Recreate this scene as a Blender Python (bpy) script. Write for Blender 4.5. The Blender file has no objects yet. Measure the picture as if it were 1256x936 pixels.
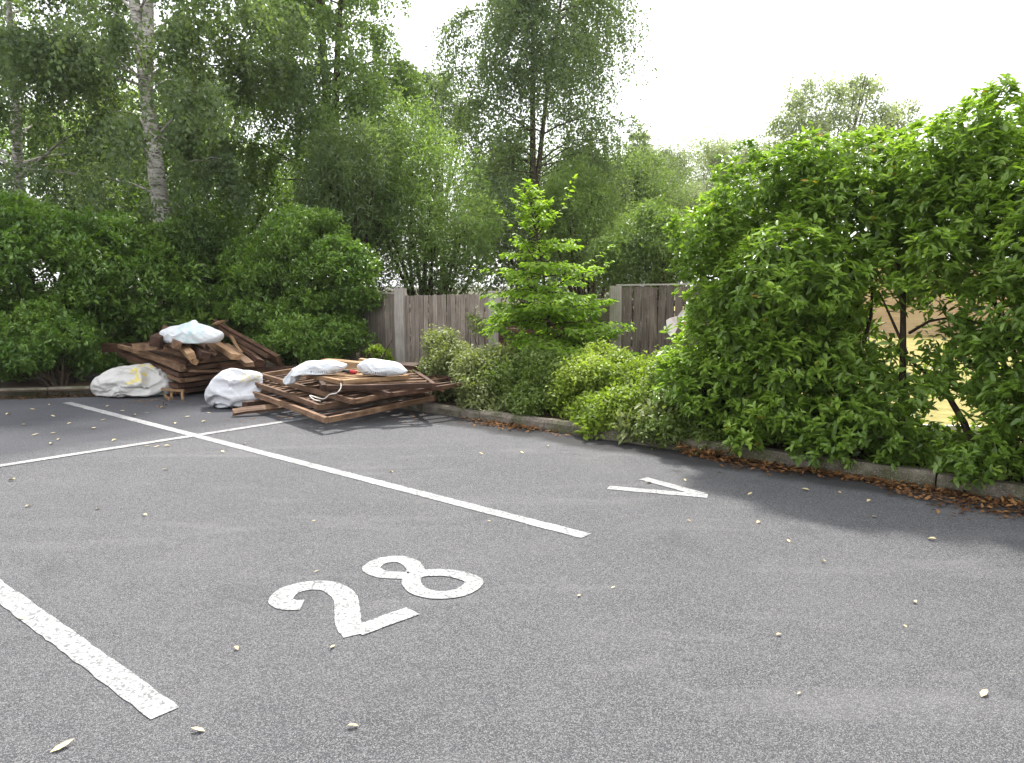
import bpy, math, random
import numpy as np
from mathutils import Vector, Matrix, noise

sc = bpy.context.scene
C = sc.collection
PI = math.pi
R = math.radians

# ------------------------------------------------------------------ camera
CAM_H, PITCH, FPX = 1.5, R(7.1), 946.0        # eye height, downward pitch, focal length in photo pixels
cam_d = bpy.data.cameras.new('camera')
cam = bpy.data.objects.new('camera', cam_d); C.objects.link(cam)
cam.location = (0, 0, CAM_H); cam.rotation_euler = (PI/2 - PITCH, 0, 0)
cam_d.sensor_fit = 'HORIZONTAL'; cam_d.angle = 2*math.atan(628/FPX)
cam_d.clip_start = 0.05; cam_d.clip_end = 2000
sc.camera = cam

# ------------------------------------------------------------------ sky and sun
SUN_EL, SUN_AZ = R(55), R(3)                  # azimuth clockwise from +Y (ahead of the camera)
w = bpy.data.worlds.new('World'); sc.world = w; w.use_nodes = True
nt = w.node_tree; nt.nodes.clear()
sky = nt.nodes.new('ShaderNodeTexSky'); sky.sky_type = 'NISHITA'; sky.sun_disc = False
sky.sun_elevation = SUN_EL; sky.sun_rotation = SUN_AZ
sky.air_density = 1.0; sky.dust_density = 4.0; sky.ozone_density = 1.0
bg = nt.nodes.new('ShaderNodeBackground'); bg.inputs['Strength'].default_value = 0.15
wo = nt.nodes.new('ShaderNodeOutputWorld')
# thin bright cloud over the whole sky
tcw = nt.nodes.new('ShaderNodeTexCoord'); cn = nt.nodes.new('ShaderNodeTexNoise'); cn.inputs['Scale'].default_value = 2.2; cn.inputs['Detail'].default_value = 5
cr_ = nt.nodes.new('ShaderNodeValToRGB'); cr_.color_ramp.elements[0].position = .3; cr_.color_ramp.elements[0].color = (5.4, 5.5, 5.7, 1)
cr_.color_ramp.elements[1].position = .7; cr_.color_ramp.elements[1].color = (6.6, 6.6, 6.7, 1)
mxw = nt.nodes.new('ShaderNodeMix'); mxw.data_type = 'RGBA'; mxw.inputs[0].default_value = .78
nt.links.new(tcw.outputs['Generated'], cn.inputs['Vector']); nt.links.new(cn.outputs[0], cr_.inputs[0])
nt.links.new(sky.outputs[0], mxw.inputs[6]); nt.links.new(cr_.outputs[0], mxw.inputs[7])
nt.links.new(mxw.outputs[2], bg.inputs[0]); nt.links.new(bg.outputs[0], wo.inputs[0])
sd = bpy.data.lights.new('sun', 'SUN'); sd.energy = 3.2; sd.angle = R(4); sd.color = (1.0, 0.965, 0.91)
sun = bpy.data.objects.new('sun', sd); C.objects.link(sun)
sdir = Vector((math.sin(SUN_AZ)*math.cos(SUN_EL), math.cos(SUN_AZ)*math.cos(SUN_EL), math.sin(SUN_EL)))
sun.rotation_euler = (-sdir).to_track_quat('-Z', 'Y').to_euler(); sun.location = (0, 0, 30)
vs = sc.view_settings
vs.view_transform = 'Standard'; vs.look = 'None'; vs.gamma = 1.0; vs.use_curve_mapping = False
vs.exposure = 1.3
sc.cycles.max_bounces = 8; sc.cycles.diffuse_bounces = 4; sc.cycles.transmission_bounces = 6
sc.cycles.use_denoising = True

# ------------------------------------------------------------------ layout helpers
def ray(px, py):
    u = (px-628)/FPX; v = (468-py)/FPX
    return Vector((u, math.cos(PITCH)+v*math.sin(PITCH), -math.sin(PITCH)+v*math.cos(PITCH)))
def on(px, py, z=0.0):                         # point at height z
    d = ray(px, py); t = (z-CAM_H)/d.z
    return Vector((d.x*t, d.y*t, z))
def at(px, py, Y):                             # point at distance Y
    d = ray(px, py); t = Y/d.y
    return Vector((d.x*t, Y, CAM_H+d.z*t))

# ------------------------------------------------------------------ materials
def new_mat(name):
    m = bpy.data.materials.new(name); m.use_nodes = True
    t = m.node_tree; t.nodes.clear()
    o = t.nodes.new('ShaderNodeOutputMaterial')
    return m, t, o
class NB:
    def __init__(s, name):
        s.m, s.t, s.o = new_mat(name)
    def n(s, typ, **kw):
        x = s.t.nodes.new('ShaderNode'+typ)
        for k, v in kw.items():
            if k in x.inputs.keys() if hasattr(x.inputs, 'keys') else False: x.inputs[k].default_value = v
            else: setattr(x, k, v)
        return x
    def l(s, a, b): s.t.links.new(a, b)
    def coord(s, scale=(1,1,1), loc=(0,0,0), kind='Object', rand=False):
        tc = s.n('TexCoord'); mp = s.n('Mapping')
        mp.inputs['Scale'].default_value = scale; mp.inputs['Location'].default_value = loc
        s.l(tc.outputs[kind], mp.inputs['Vector'])
        if rand:
            oi = s.n('ObjectInfo'); vm = s.n('VectorMath', operation='SCALE'); vm.inputs[0].default_value = (37, 19, 53)
            s.l(oi.outputs['Random'], vm.inputs['Scale']); s.l(vm.outputs[0], mp.inputs['Location'])
        return mp.outputs[0]
    def noise(s, co, scale, detail=4, rough=.55, dist=0):
        x = s.n('TexNoise'); x.inputs['Scale'].default_value = scale; x.inputs['Detail'].default_value = detail
        x.inputs['Roughness'].default_value = rough; x.inputs['Distortion'].default_value = dist
        s.l(co, x.inputs['Vector']); return x.outputs[0]
    def vor(s, co, scale, feature='F1', out=0):
        x = s.n('TexVoronoi'); x.feature = feature; x.inputs['Scale'].default_value = scale
        s.l(co, x.inputs['Vector']); return x.outputs[out]
    def ramp(s, f, stops):
        x = s.n('ValToRGB'); e = x.color_ramp.elements
        while len(e) < len(stops): e.new(.5)
        for i, (p, c) in enumerate(stops):
            e[i].position = p
            e[i].color = (c, c, c, 1) if isinstance(c, (int, float)) else (*c, 1)
        s.l(f, x.inputs[0]); return x.outputs[0]
    def mix(s, f, a, b, mode='MIX'):
        x = s.n('Mix', data_type='RGBA', blend_type=mode)
        for i, v in ((0, f), (6, a), (7, b)):
            if isinstance(v, (int, float)): x.inputs[i].default_value = v
            elif isinstance(v, tuple): x.inputs[i].default_value = (*v, 1)
            else: s.l(v, x.inputs[i])
        return x.outputs[2]
    def math(s, op, a, b=0.0, clamp=False):
        x = s.n('Math', operation=op); x.use_clamp = clamp
        for i, v in ((0, a), (1, b)):
            if isinstance(v, (int, float)): x.inputs[i].default_value = v
            else: s.l(v, x.inputs[i])
        return x.outputs[0]
    def bsdf(s, col, rough=.8, spec=.3, bump=None, bstr=.3, bdist=.01):
        x = s.n('BsdfPrincipled')
        if isinstance(col, tuple): x.inputs['Base Color'].default_value = (*col, 1)
        else: s.l(col, x.inputs['Base Color'])
        if isinstance(rough, (int, float)): x.inputs['Roughness'].default_value = rough
        else: s.l(rough, x.inputs['Roughness'])
        x.inputs['Specular IOR Level'].default_value = spec
        if bump is not None:
            b = s.n('Bump'); b.inputs['Strength'].default_value = bstr; b.inputs['Distance'].default_value = bdist
            s.l(bump, b.inputs['Height']); s.l(b.outputs[0], x.inputs['Normal'])
        return x
    def done(s, sh):
        s.l(sh.outputs[0], s.o.inputs['Surface']); return s.m

KA = Vector((1.82, 6.68, 0)); KE = Vector((0.766, -0.643, 0)); KN = Vector((0.643, 0.766, 0))   # kerb line: a point, its direction, away from the road

def mat_asphalt():
    b = NB('asphalt')
    co = b.coord()
    grit = b.noise(co, 340, 3, .7)
    stones = b.vor(co, 230, 'F1', 1)                 # one colour per chip
    sep = b.n('SeparateColor'); b.l(stones, sep.inputs[0])
    dist = b.vor(co, 230, 'F1', 0)
    base = b.ramp(b.noise(co, .9, 5, .6), [(.28, (.086, .088, .095)), (.52, (.117, .118, .126)), (.74, (.154, .154, .160))])
    base = b.mix(b.ramp(b.noise(co, 3.1, 4, .65, .6), [(.55, 0.0), (.75, .55)]), base, (.17, .168, .17))
    base = b.mix(b.ramp(b.noise(co, 2.3, 5, .7, .3), [(.60, 0.0), (.72, .6)]), base, (.085, .085, .09))
    chips = b.mix(b.ramp(sep.outputs[0], [(.35, 0.0), (.92, .85)]), base, (.38, .375, .375))
    chips = b.mix(b.ramp(grit, [(.40, 1.0), (.54, 0.0)]), chips, (.025, .025, .028))
    stain = b.ramp(b.noise(b.coord((1, 1, 1), (7.3, 2.1, 0)), 1.15, 5, .62, .5), [(.60, 0.0), (.72, .28)])
    chips = b.mix(stain, chips, (.06, .058, .058))
    scuff = b.ramp(b.noise(b.coord((.5, 2.2, 1), (3.1, 5.5, 0)), 1.3, 5, .6, .4), [(.55, 0.0), (.75, .28)])
    chips = b.mix(scuff, chips, (.30, .295, .29))
    # damp dirty gutter along the kerb
    sx = b.n('SeparateXYZ'); b.l(co, sx.inputs[0])
    dx = b.math('MULTIPLY', b.math('SUBTRACT', sx.outputs[0], KA.x), KN.x)
    dy = b.math('MULTIPLY', b.math('SUBTRACT', sx.outputs[1], KA.y), KN.y)
    dk = b.math('ADD', dx, dy)
    dk = b.math('ADD', dk, b.math('MULTIPLY', b.math('SUBTRACT', b.noise(co, 1.6, 4), .5), .5))
    gut = b.ramp(b.math('ADD', dk, 1.0, True), [(.50, 0.0), (.66, .8), (1, .9)])
    chips = b.mix(gut, chips, (.035, .033, .033))
    # tree shade beyond the cross line, painted into the asphalt as a darker tint
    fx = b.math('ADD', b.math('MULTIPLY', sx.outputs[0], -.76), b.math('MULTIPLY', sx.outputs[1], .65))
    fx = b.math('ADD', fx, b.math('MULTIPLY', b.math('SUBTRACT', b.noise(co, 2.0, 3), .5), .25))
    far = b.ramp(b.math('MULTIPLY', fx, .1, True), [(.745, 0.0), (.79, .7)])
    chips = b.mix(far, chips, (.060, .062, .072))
    h = b.math('ADD', b.math('MULTIPLY', dist, -.8), b.math('MULTIPLY', grit, .9))
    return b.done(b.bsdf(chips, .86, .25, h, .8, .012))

def mat_paint():
    b = NB('road_paint')
    co = b.coord()
    wear = b.noise(co, 55, 4, .75)
    pits = b.ramp(wear, [(.41, 0.0), (.50, 1.0)])
    cr = b.vor(b.coord((9, 26, 9)), 1.2, 'DISTANCE_TO_EDGE')
    crack = b.ramp(cr, [(.015, .0), (.05, 1.0)])
    crack = b.mix(b.ramp(b.noise(co, 2.5, 3), [(.45, 1.0), (.6, 0.0)]), crack, (1., 1., 1.))
    f = b.mix(1.0, pits, crack, 'MULTIPLY')
    col = b.mix(b.noise(co, 6, 4), (.30, .30, .297), (.47, .47, .465))
    thin = b.ramp(b.noise(co, 1.7, 4, .6), [(.42, .55), (.64, 0.0)])
    col = b.mix(thin, col, (.22, .22, .22))
    col = b.mix(f, (.12, .12, .12), col)
    return b.done(b.bsdf(col, .7, .3, b.noise(co, 180, 3), .5, .006))

def mat_wood(name, dark, mid, light, grain=(2.2, 38, 38), worn=(.42, .72), rough=.75):
    b = NB(name)
    co = b.coord(grain, rand=True)
    co2 = b.coord((1, 1, 1), rand=True)
    g = b.noise(co, 1.0, 6, .65, .4)
    col = b.ramp(g, [(.25, dark), (.5, mid), (.8, light)])
    wn = b.noise(co2, 4.5, 4, .65)
    col = b.mix(b.ramp(wn, [(worn[0], 0.0), (worn[1], .75)]), col, light)
    oi = b.n('ObjectInfo')
    col = b.mix(b.ramp(oi.outputs['Random'], [(0, .0), (1, .62)]), col, dark)
    fine = b.ramp(b.noise(b.coord((3, 120, 120), rand=True), 1.0, 3, .6), [(.3, .6), (.6, 1.0)])
    col = b.mix(1.0, col, fine, 'MULTIPLY')
    return b.done(b.bsdf(col, rough, .25, g, .5, .006))

def mat_leaf(name, a, bcol, c, trans=.38, rough=.42, spec=.35):
    """three leaf colours spread by a random number per leaf, thin and translucent"""
    b = NB(name)
    at_ = b.n('Attribute'); at_.attribute_name = 'tint'
    col = b.ramp(at_.outputs['Fac'], [(0, a), (.55, bcol), (1, c)])
    nz = b.noise(b.coord(), 1.3, 3)
    col = b.mix(b.ramp(nz, [(.35, 0.0), (.7, .35)]), col, c)
    col = b.mix(b.math('GREATER_THAN', at_.outputs['Fac'], 1.5), col, (.42, .27, .045))
    p = b.bsdf(col, rough, spec)
    tr = b.n('BsdfTranslucent')
    tcol = b.mix(1.0, col, (1.2, 1.3, .5), 'MULTIPLY'); b.l(tcol, tr.inputs[0])
    mx = b.n('MixShader'); mx.inputs[0].default_value = trans
    b.l(p.outputs[0], mx.inputs[1]); b.l(tr.outputs[0], mx.inputs[2])
    return b.done(mx)

def mat_plain(name, c0, c1, scale=8, rough=.85, spec=.25, bstr=.4, bdist=.02, stretch=(1,1,1)):
    b = NB(name); co = b.coord(stretch, rand=True)
    n = b.noise(co, scale, 6, .65, .3)
    col = b.ramp(n, [(.3, c0), (.7, c1)])
    return b.done(b.bsdf(col, rough, spec, n, bstr, bdist))

def mat_birch():
    b = NB('birch_bark'); co = b.coord((1, 1, 1))
    n = b.noise(b.coord((7, 7, 26)), 1.0, 4, .6, .8)
    col = b.ramp(n, [(.36, (.03, .027, .024)), (.45, (.34, .31, .27)), (.61, (.55, .52, .47))])
    col = b.mix(b.ramp(b.noise(co, 1.1, 4), [(.55, 0.0), (.68, .7)]), col, (.12, .10, .085))
    return b.done(b.bsdf(col, .8, .2, n, .5, .02))

def mat_kerb():
    b = NB('kerb_concrete'); co = b.coord(rand=True)
    n = b.noise(co, 9, 6, .7)
    col = b.ramp(n, [(.28, (.065, .055, .042)), (.5, (.15, .128, .10)), (.75, (.26, .23, .185))])
    col = b.mix(b.ramp(b.noise(co, 3.2, 4), [(.46, 0.0), (.60, .8)]), col, (.06, .065, .025))
    col = b.mix(b.ramp(b.noise(co, 120, 2), [(.58, 0.0), (.66, .5)]), col, (.40, .38, .34))
    return b.done(b.bsdf(col, .9, .2, b.math('ADD', n, b.noise(co, 70, 3)), .6, .02))

def mat_sack(name, base=(.78, .79, .80), ink=None, band=None, blot=None):
    """white plastic sack; ink = print colour in a band (x0,x1,z0,z1) of the sack's own front face; blot = large faded print"""
    b = NB(name); co = b.coord()
    n = b.noise(co, 5, 5, .6)
    col = b.mix(b.ramp(n, [(.3, 0.0), (.75, .3)]), base, (base[0]*.8, base[1]*.77, base[2]*.70))
    sx = b.n('SeparateXYZ'); b.l(co, sx.inputs[0])
    def box(x0, x1, z0, z1, k=400):
        f = None
        for s, op, v in ((0, 'GREATER_THAN', x0), (0, 'LESS_THAN', x1), (2, 'GREATER_THAN', z0), (2, 'LESS_THAN', z1), (1, 'LESS_THAN', 0.0)):
            g = b.math(op, sx.outputs[s], v); f = g if f is None else b.math('MULTIPLY', f, g)
        return f
    if ink and band:
        for x0, x1, z0, z1, fr in band:
            v = b.noise(b.coord((fr, 0, fr*1.6)), 1.0, 1, .5)
            ch = b.math('GREATER_THAN', v, .5)
            # gaps between the characters
            gap = b.math('GREATER_THAN', b.math('FRACT', b.math('MULTIPLY', sx.outputs[0], fr*.8)), .28)
            f = b.math('MULTIPLY', b.math('MULTIPLY', ch, gap), box(x0, x1, z0, z1))
            col = b.mix(b.math('MULTIPLY', f, .8), col, ink)
    if blot:
        c, x0, x1, z0, z1, fr = blot
        v = b.ramp(b.noise(b.coord((fr, fr, fr)), 1.0, 3, .5), [(.47, 0.0), (.54, .8)])
        g = None
        for s, op, val in ((0, 'GREATER_THAN', x0), (0, 'LESS_THAN', x1), (2, 'GREATER_THAN', z0), (2, 'LESS_THAN', z1)):
            q = b.math(op, sx.outputs[s], val); g = q if g is None else b.math('MULTIPLY', g, q)
        f = b.n('Math', operation='MULTIPLY'); b.l(v, f.inputs[0]); b.l(g, f.inputs[1])
        col = b.mix(f.outputs[0], col, c)
    wr = b.noise(co, 14, 5, .65, 1.2)
    sh = b.bsdf(col, .5, .35, wr, .55, .03)
    return b.done(sh)

M = {}
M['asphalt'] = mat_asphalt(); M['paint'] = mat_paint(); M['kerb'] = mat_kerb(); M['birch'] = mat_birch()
M['soil'] = mat_plain('soil', (.02, .014, .009), (.075, .05, .03), 14, .95, .1, .8, .04)
M['earth'] = mat_plain('earth', (.03, .035, .015), (.09, .08, .04), 3, .95, .1, .6, .05)
M['lawn'] = mat_plain('dry_lawn', (.17, .16, .05), (.34, .28, .11), 5, .95, .1, .5, .05)
M['wood'] = mat_wood('stained_wood', (.026, .012, .008), (.065, .030, .018), (.19, .10, .056))
M['wood_pale'] = mat_wood('cut_wood', (.15, .08, .036), (.34, .20, .10), (.56, .38, .22))
M['wood_tan'] = mat_wood('worn_wood', (.050, .025, .015), (.165, .092, .052), (.40, .255, .15))
M['fence'] = mat_wood('weathered_wood', (.11, .088, .070), (.31, .258, .212), (.50, .43, .365), worn=(.45, .8))
M['fence_dark'] = mat_wood('dark_weathered_wood', (.055, .043, .036), (.17, .135, .112), (.34, .285, .24), worn=(.5, .85))
M['fence_post'] = mat_wood('post_wood', (.24, .21, .18), (.45, .41, .36), (.62, .57, .51))
M['fence_brown'] = mat_wood('red_brown_wood', (.045, .018, .012), (.10, .042, .028), (.17, .085, .055))
M['bark'] = mat_plain('bark', (.03, .024, .018), (.11, .085, .06), 18, .9, .15, .7, .02, (1, 1, .35))
M['stem'] = mat_plain('stem_bark', (.022, .015, .010), (.07, .048, .03), 22, .85, .2, .5, .01)
M['litter'] = mat_leaf('dead_leaf', (.045, .022, .012), (.13, .06, .025), (.31, .16, .06), .1, .85, .12)
M['dryleaf'] = mat_plain('pale_dry_leaf', (.50, .38, .18), (.72, .62, .40), 30, .8, .2)
M['laurel'] = mat_leaf('laurel_leaf', (.09, .165, .026), (.19, .305, .045), (.36, .50, .09), .43, .33, .55)
M['sap'] = mat_leaf('sapling_leaf', (.12, .22, .022), (.20, .33, .034), (.34, .47, .065), .52, .5, .3)
M['lonicera'] = mat_leaf('small_shrub_leaf', (.08, .125, .028), (.145, .21, .045), (.26, .34, .09), .38, .5, .3)
M['greyshrub'] = mat_leaf('grey_shrub_leaf', (.105, .13, .05), (.185, .22, .08), (.31, .35, .15), .38, .55, .3)
M['yellowshrub'] = mat_leaf('yellow_shrub_leaf', (.115, .175, .022), (.205, .29, .038), (.35, .43, .08), .42, .5, .3)
M['dark'] = mat_leaf('evergreen_leaf', (.035, .065, .016), (.065, .115, .024), (.11, .18, .04), .32, .45, .4)
M['mid'] = mat_leaf('round_shrub_leaf', (.06, .13, .026), (.125, .225, .043), (.25, .37, .078), .40, .38, .5)
M['birchleaf'] = mat_leaf('birch_leaf', (.075, .115, .052), (.13, .185, .085), (.22, .29, .14), .47, .5, .3)
M['birchleaf2'] = mat_leaf('fresh_birch_leaf', (.09, .145, .05), (.155, .235, .075), (.26, .36, .13), .47, .5, .3)
M['willow'] = mat_leaf('willow_leaf', (.09, .145, .045), (.155, .23, .07), (.26, .36, .12), .42, .5, .3)
M['grey'] = mat_leaf('hazed_grey_green_leaf', (.15, .185, .13), (.25, .295, .205), (.40, .45, .32), .45, .55, .3)  # grey-green made paler: the haze over the far trees is in the leaf colour
def mat_brick():
    b = NB('tan_brick'); tc = b.n('TexCoord'); mp = b.n('Mapping'); mp.inputs['Rotation'].default_value = (R(90), 0, 0); b.l(tc.outputs['Object'], mp.inputs['Vector'])
    bk = b.n('TexBrick'); bk.inputs['Scale'].default_value = 1.0; bk.inputs['Brick Width'].default_value = .225; bk.inputs['Row Height'].default_value = .075; bk.inputs['Mortar Size'].default_value = .008
    bk.inputs['Color1'].default_value = (.42, .27, .13, 1); bk.inputs['Color2'].default_value = (.52, .36, .19, 1); bk.inputs['Mortar'].default_value = (.34, .29, .23, 1)
    b.l(mp.outputs[0], bk.inputs['Vector'])
    col = b.mix(b.ramp(b.noise(b.coord(), 1.2, 5), [(.4, 0.0), (.7, .5)]), bk.outputs['Color'], (.54, .42, .23))
    return b.done(b.bsdf(col, .9, .2, bk.outputs['Fac'], .4, -.01))
M['wall'] = mat_brick()
M['white'] = mat_plain('white_edging', (.75, .75, .73), (.85, .85, .83), 5, .7, .3)
M['black'] = mat_plain('black_rubber', (.015, .016, .018), (.03, .035, .04), 9, .5, .4)
M['red'] = mat_plain('red_rubber', (.35, .02, .025), (.55, .05, .05), 9, .45, .4)
M['string'] = mat_plain('white_string', (.6, .58, .52), (.8, .78, .72), 40, .8, .2)
M['sheet'] = mat_plain('pale_sheet', (.55, .47, .44), (.78, .73, .70), 6, .6, .3)

# ------------------------------------------------------------------ object helpers
def put(name, me, parent=None, mat=None, org=None):
    o = bpy.data.objects.new(name, me); C.objects.link(o)
    if mat is not None and not me.materials: me.materials.append(mat)
    if parent is not None: o.parent = parent
    elif org is not None: o.location = org
    return o
def tag(o, label=None, cat=None, group=None, kind=None):
    if label: o['label'] = label
    if cat: o['category'] = cat
    if group: o['group'] = group
    if kind: o['kind'] = kind
    return o
def root(name, loc, label, cat, group=None):
    o = bpy.data.objects.new(name, None); C.objects.link(o); o.location = loc; o.empty_display_size = .2
    return tag(o, label, cat, group)
def mesh(name, verts, faces, smooth=False):
    me = bpy.data.meshes.new(name); me.from_pydata([tuple(v) for v in verts], [], faces); me.update()
    if smooth: me.polygons.foreach_set('use_smooth', [True]*len(me.polygons))
    return me
def big_mesh(name, V, nper, faces_tpl, tint=None, smooth=False):
    """V: (N*nper,3) array, faces_tpl: list of equal-length index tuples for one leaf"""
    n = len(V)//nper
    ft = np.array(faces_tpl, dtype=np.int64); k, q = ft.shape
    idx = (np.arange(n)[:, None, None]*nper + ft[None]).reshape(-1)
    me = bpy.data.meshes.new(name)
    me.vertices.add(len(V)); me.vertices.foreach_set('co', V.astype(np.float32).ravel())
    me.loops.add(len(idx)); me.loops.foreach_set('vertex_index', idx.astype(np.int32))
    me.polygons.add(n*k); me.polygons.foreach_set('loop_start', np.arange(0, n*k*q, q, dtype=np.int32))
    me.update(calc_edges=True)
    if tint is not None:
        a = me.attributes.new('tint', 'FLOAT', 'FACE'); a.data.foreach_set('value', np.repeat(tint, k).astype(np.float32))
    if smooth: me.polygons.foreach_set('use_smooth', np.ones(n*k, dtype=bool))
    return me
def nrm(a): return a/np.maximum(np.linalg.norm(a, axis=1, keepdims=True), 1e-9)
def leaf_verts(P, D, Nn, L, W, detail=False, fold=.22, droop=.12):
    D = nrm(D); S = nrm(np.cross(D, Nn)); N2 = np.cross(S, D)
    L = np.asarray(L)[:, None]; W = np.asarray(W)[:, None]
    if not detail:
        V = np.stack([P, P+D*L*.45+S*W*.5+N2*W*fold, P+D*L-N2*L*droop, P+D*L*.45-S*W*.5+N2*W*fold], 1)
        return V.reshape(-1, 3), 4, [(0, 1, 2, 3)]
    a = P+D*L*.30; c = P+D*L*.68-N2*L*droop*.4; up = N2*W*fold
    V = np.stack([P, a+S*W*.44+up, c+S*W*.40+up, P+D*L-N2*L*droop, c-S*W*.40+up, a-S*W*.44+up], 1)
    return V.reshape(-1, 3), 6, [(0, 1, 2, 3), (0, 3, 4, 5)]
def leaves(name, P, D, Nn, L, W, mat, parent, org, rng, detail=False, fold=.22, droop=.12, tint=None, kind=None):
    V, k, f = leaf_verts(P-np.array(org), D, Nn, L, W, detail, fold, droop)
    t = rng.random(len(P)) if tint is None else tint
    o = put(name, big_mesh(name, V, k, f, t), parent, mat)
    if kind: o['kind'] = kind
    return o
def tube_data(path, radii, sides=6):
    vs_, fs = [], []
    n = len(path)
    for i, p in enumerate(path):
        p = Vector(p); a = Vector(path[max(i-1, 0)]); c = Vector(path[min(i+1, n-1)])
        d = (c-a).normalized() if (c-a).length > 1e-9 else Vector((0, 0, 1))
        ref = Vector((1, 0, 0)) if abs(d.x) < .8 else Vector((0, 1, 0))
        s = d.cross(ref).normalized(); t = d.cross(s)
        for k in range(sides):
            an = 2*PI*k/sides
            vs_.append(p+(s*math.cos(an)+t*math.sin(an))*radii[i])
    for i in range(n-1):
        for k in range(sides):
            k2 = (k+1) % sides
            fs.append((i*sides+k, i*sides+k2, (i+1)*sides+k2, (i+1)*sides+k))
    fs.append(tuple(range(sides))); fs.append(tuple((n-1)*sides+k for k in reversed(range(sides))))
    return vs_, fs
class TB:                                            # several tubes of one plant in one mesh
    def __init__(s): s.v = []; s.f = []
    def add(s, path, radii, sides=6):
        v, f = tube_data(path, radii, sides); o = len(s.v)
        s.v += v; s.f += [tuple(i+o for i in q) for q in f]
    def build(s, name, mat, parent, org):
        org = Vector(org)
        return put(name, mesh(name, [v-org for v in s.v], s.f, True), parent, mat)
def wob(P, freq, seed):                              # cheap smooth noise in about -1..1
    r = np.random.default_rng(seed); out = np.zeros(len(P))
    for k in range(5):
        d = r.normal(size=3)*freq*(1+.45*k); out += np.sin(P@d+r.random()*6.28)/(1+.4*k)
    return out/2.6
def rand_dirs(rng, n): return nrm(rng.normal(size=(n, 3)))
UP = np.array([0, 0, 1.0])

# ------------------------------------------------------------------ the ground
def sheet(name, pts, z, mat):
    me = mesh(name, [(p[0], p[1], z) for p in pts], [tuple(range(len(pts)))])
    o = put(name, me, None, mat); return tag(o, kind='structure')
sheet('ground', [(-600, -600), (600, -600), (600, 900), (-600, 900)], -.03, M['earth'])
def K(s, n=0.0, z=0.0): p = KA+KE*s+KN*n; return Vector((p.x, p.y, z))
CORNER = K(-6.6)
KL = [Vector((-16, 8.6, 0)), Vector((-6.75, 10.1, 0)), CORNER]
carp = [(-40, -25), tuple(K(48).xy), tuple(CORNER.xy), tuple(KL[1].xy), tuple(KL[0].xy), (-40, 4)]
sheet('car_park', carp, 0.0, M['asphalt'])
bed = [tuple(K(48, .03).xy), tuple(K(48, 1.7).xy), tuple(K(-1, 1.9).xy), (3.2, 11), (9, 40), (-40, 40), (-40, 4.1), tuple((KL[0]+Vector((0, .05, 0))).xy), tuple((KL[1]+Vector((0, .05, 0))).xy), tuple(K(-6.6, .03).xy)]
sheet('planting_bed', bed, .09, M['soil'])
lawn = [tuple(K(48, 1.7).xy), (70, 60), (9, 60), (9, 40), (3.2, 11), tuple(K(-1, 1.9).xy)]
sheet('lawn', lawn, .10, M['lawn'])

# kerb: one stone after another
rnd = random.Random(5)
def kerb_run(name, a, b, side):
    k = root(name, a, None, None); k['kind'] = 'structure'
    d = (b-a); L = d.length; d.normalize(); n = Vector((-d.y, d.x, 0))*side
    x = 0.0
    while x < L:
        ln = .915; h = .115+rnd.uniform(-.008, .008); wv = .125
        o = x+.006; e = min(x+ln-.006, L)
        vs_ = []
        for i in range(5):
            t = o+(e-o)*i/4
            j = lambda s: rnd.uniform(-s, s)
            vs_ += [d*t+n*(0+j(.004))+Vector((0, 0, -.05)), d*t+n*(0+j(.006))+Vector((0, 0, h-.03)),
                    d*t+n*(.022+j(.004))+Vector((0, 0, h+j(.005))), d*t+n*(wv+j(.004))+Vector((0, 0, h+j(.004))), d*t+n*wv+Vector((0, 0, -.05))]
        f = []
        for i in range(4):
            for q in range(4): f.append((i*5+q, (i+1)*5+q, (i+1)*5+q+1, i*5+q+1))
        f += [(0, 1, 2, 3, 4), (24, 23, 22, 21, 20)]
        c = d*((o+e)/2)
        s = put('kerb_stone', mesh('kerb_stone', [v-c for v in vs_], f), k, M['kerb']); s.location = c
        s.rotation_euler.z = rnd.uniform(-.008, .008); s.location.z += rnd.uniform(-.006, .006)
        x += ln
kerb_run('kerb', K(-5.6), K(6.4), 1)
kerb_run('kerb', Vector((-9.9, 9.59, 0)), Vector((-4.6, 10.82, 0)), 1)

# ------------------------------------------------------------------ painted markings
def ribbon(pts, width, z, jit=.004, seed=1, closed=False):
    r = random.Random(seed); n = len(pts); vs_, fs = [], []
    for i, p in enumerate(pts):
        if closed: a, c = pts[(i-1) % n], pts[(i+1) % n]
        else: a, c = pts[max(i-1, 0)], pts[min(i+1, n-1)]
        d = (c-a); d.z = 0; d.normalize(); s = Vector((-d.y, d.x, 0))
        w_ = width[i] if isinstance(width, list) else width
        for sg in (1, -1):
            q = p+s*sg*(w_/2+r.uniform(-jit, jit)); vs_.append(Vector((q.x, q.y, z)))
    for i in range(n if closed else n-1):
        j = (i+1) % n; fs.append((2*i, 2*i+1, 2*j+1, 2*j))
    return vs_, fs
def line_pts(a, b, step=.05):
    n = max(2, int((b-a).length/step)); return [a.lerp(b, i/n) for i in range(n+1)]
def smooth_pts(pts, per=8, closed=False):
    out = []; n = len(pts)
    for i in range(n if closed else n-1):
        g = (lambda k: pts[k % n]) if closed else (lambda k: pts[min(max(k, 0), n-1)])
        p0, p1, p2, p3 = g(i-1), g(i), g(i+1), g(i+2)
        for k in range(per):
            t = k/per
            out.append(.5*((2*p1)+(p2-p0)*t+(2*p0-5*p1+4*p2-p3)*t*t+(3*p1-p0-3*p2+p3)*t**3))
    if not closed: out.append(pts[-1])
    return out
def mark(name, data, label, cat='road marking', group=None, parent=None):
    vs_, fs = data
    o = put(name, mesh(name, vs_, fs), parent, M['paint'])
    if parent is None: tag(o, label, cat, group)
    return o
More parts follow.
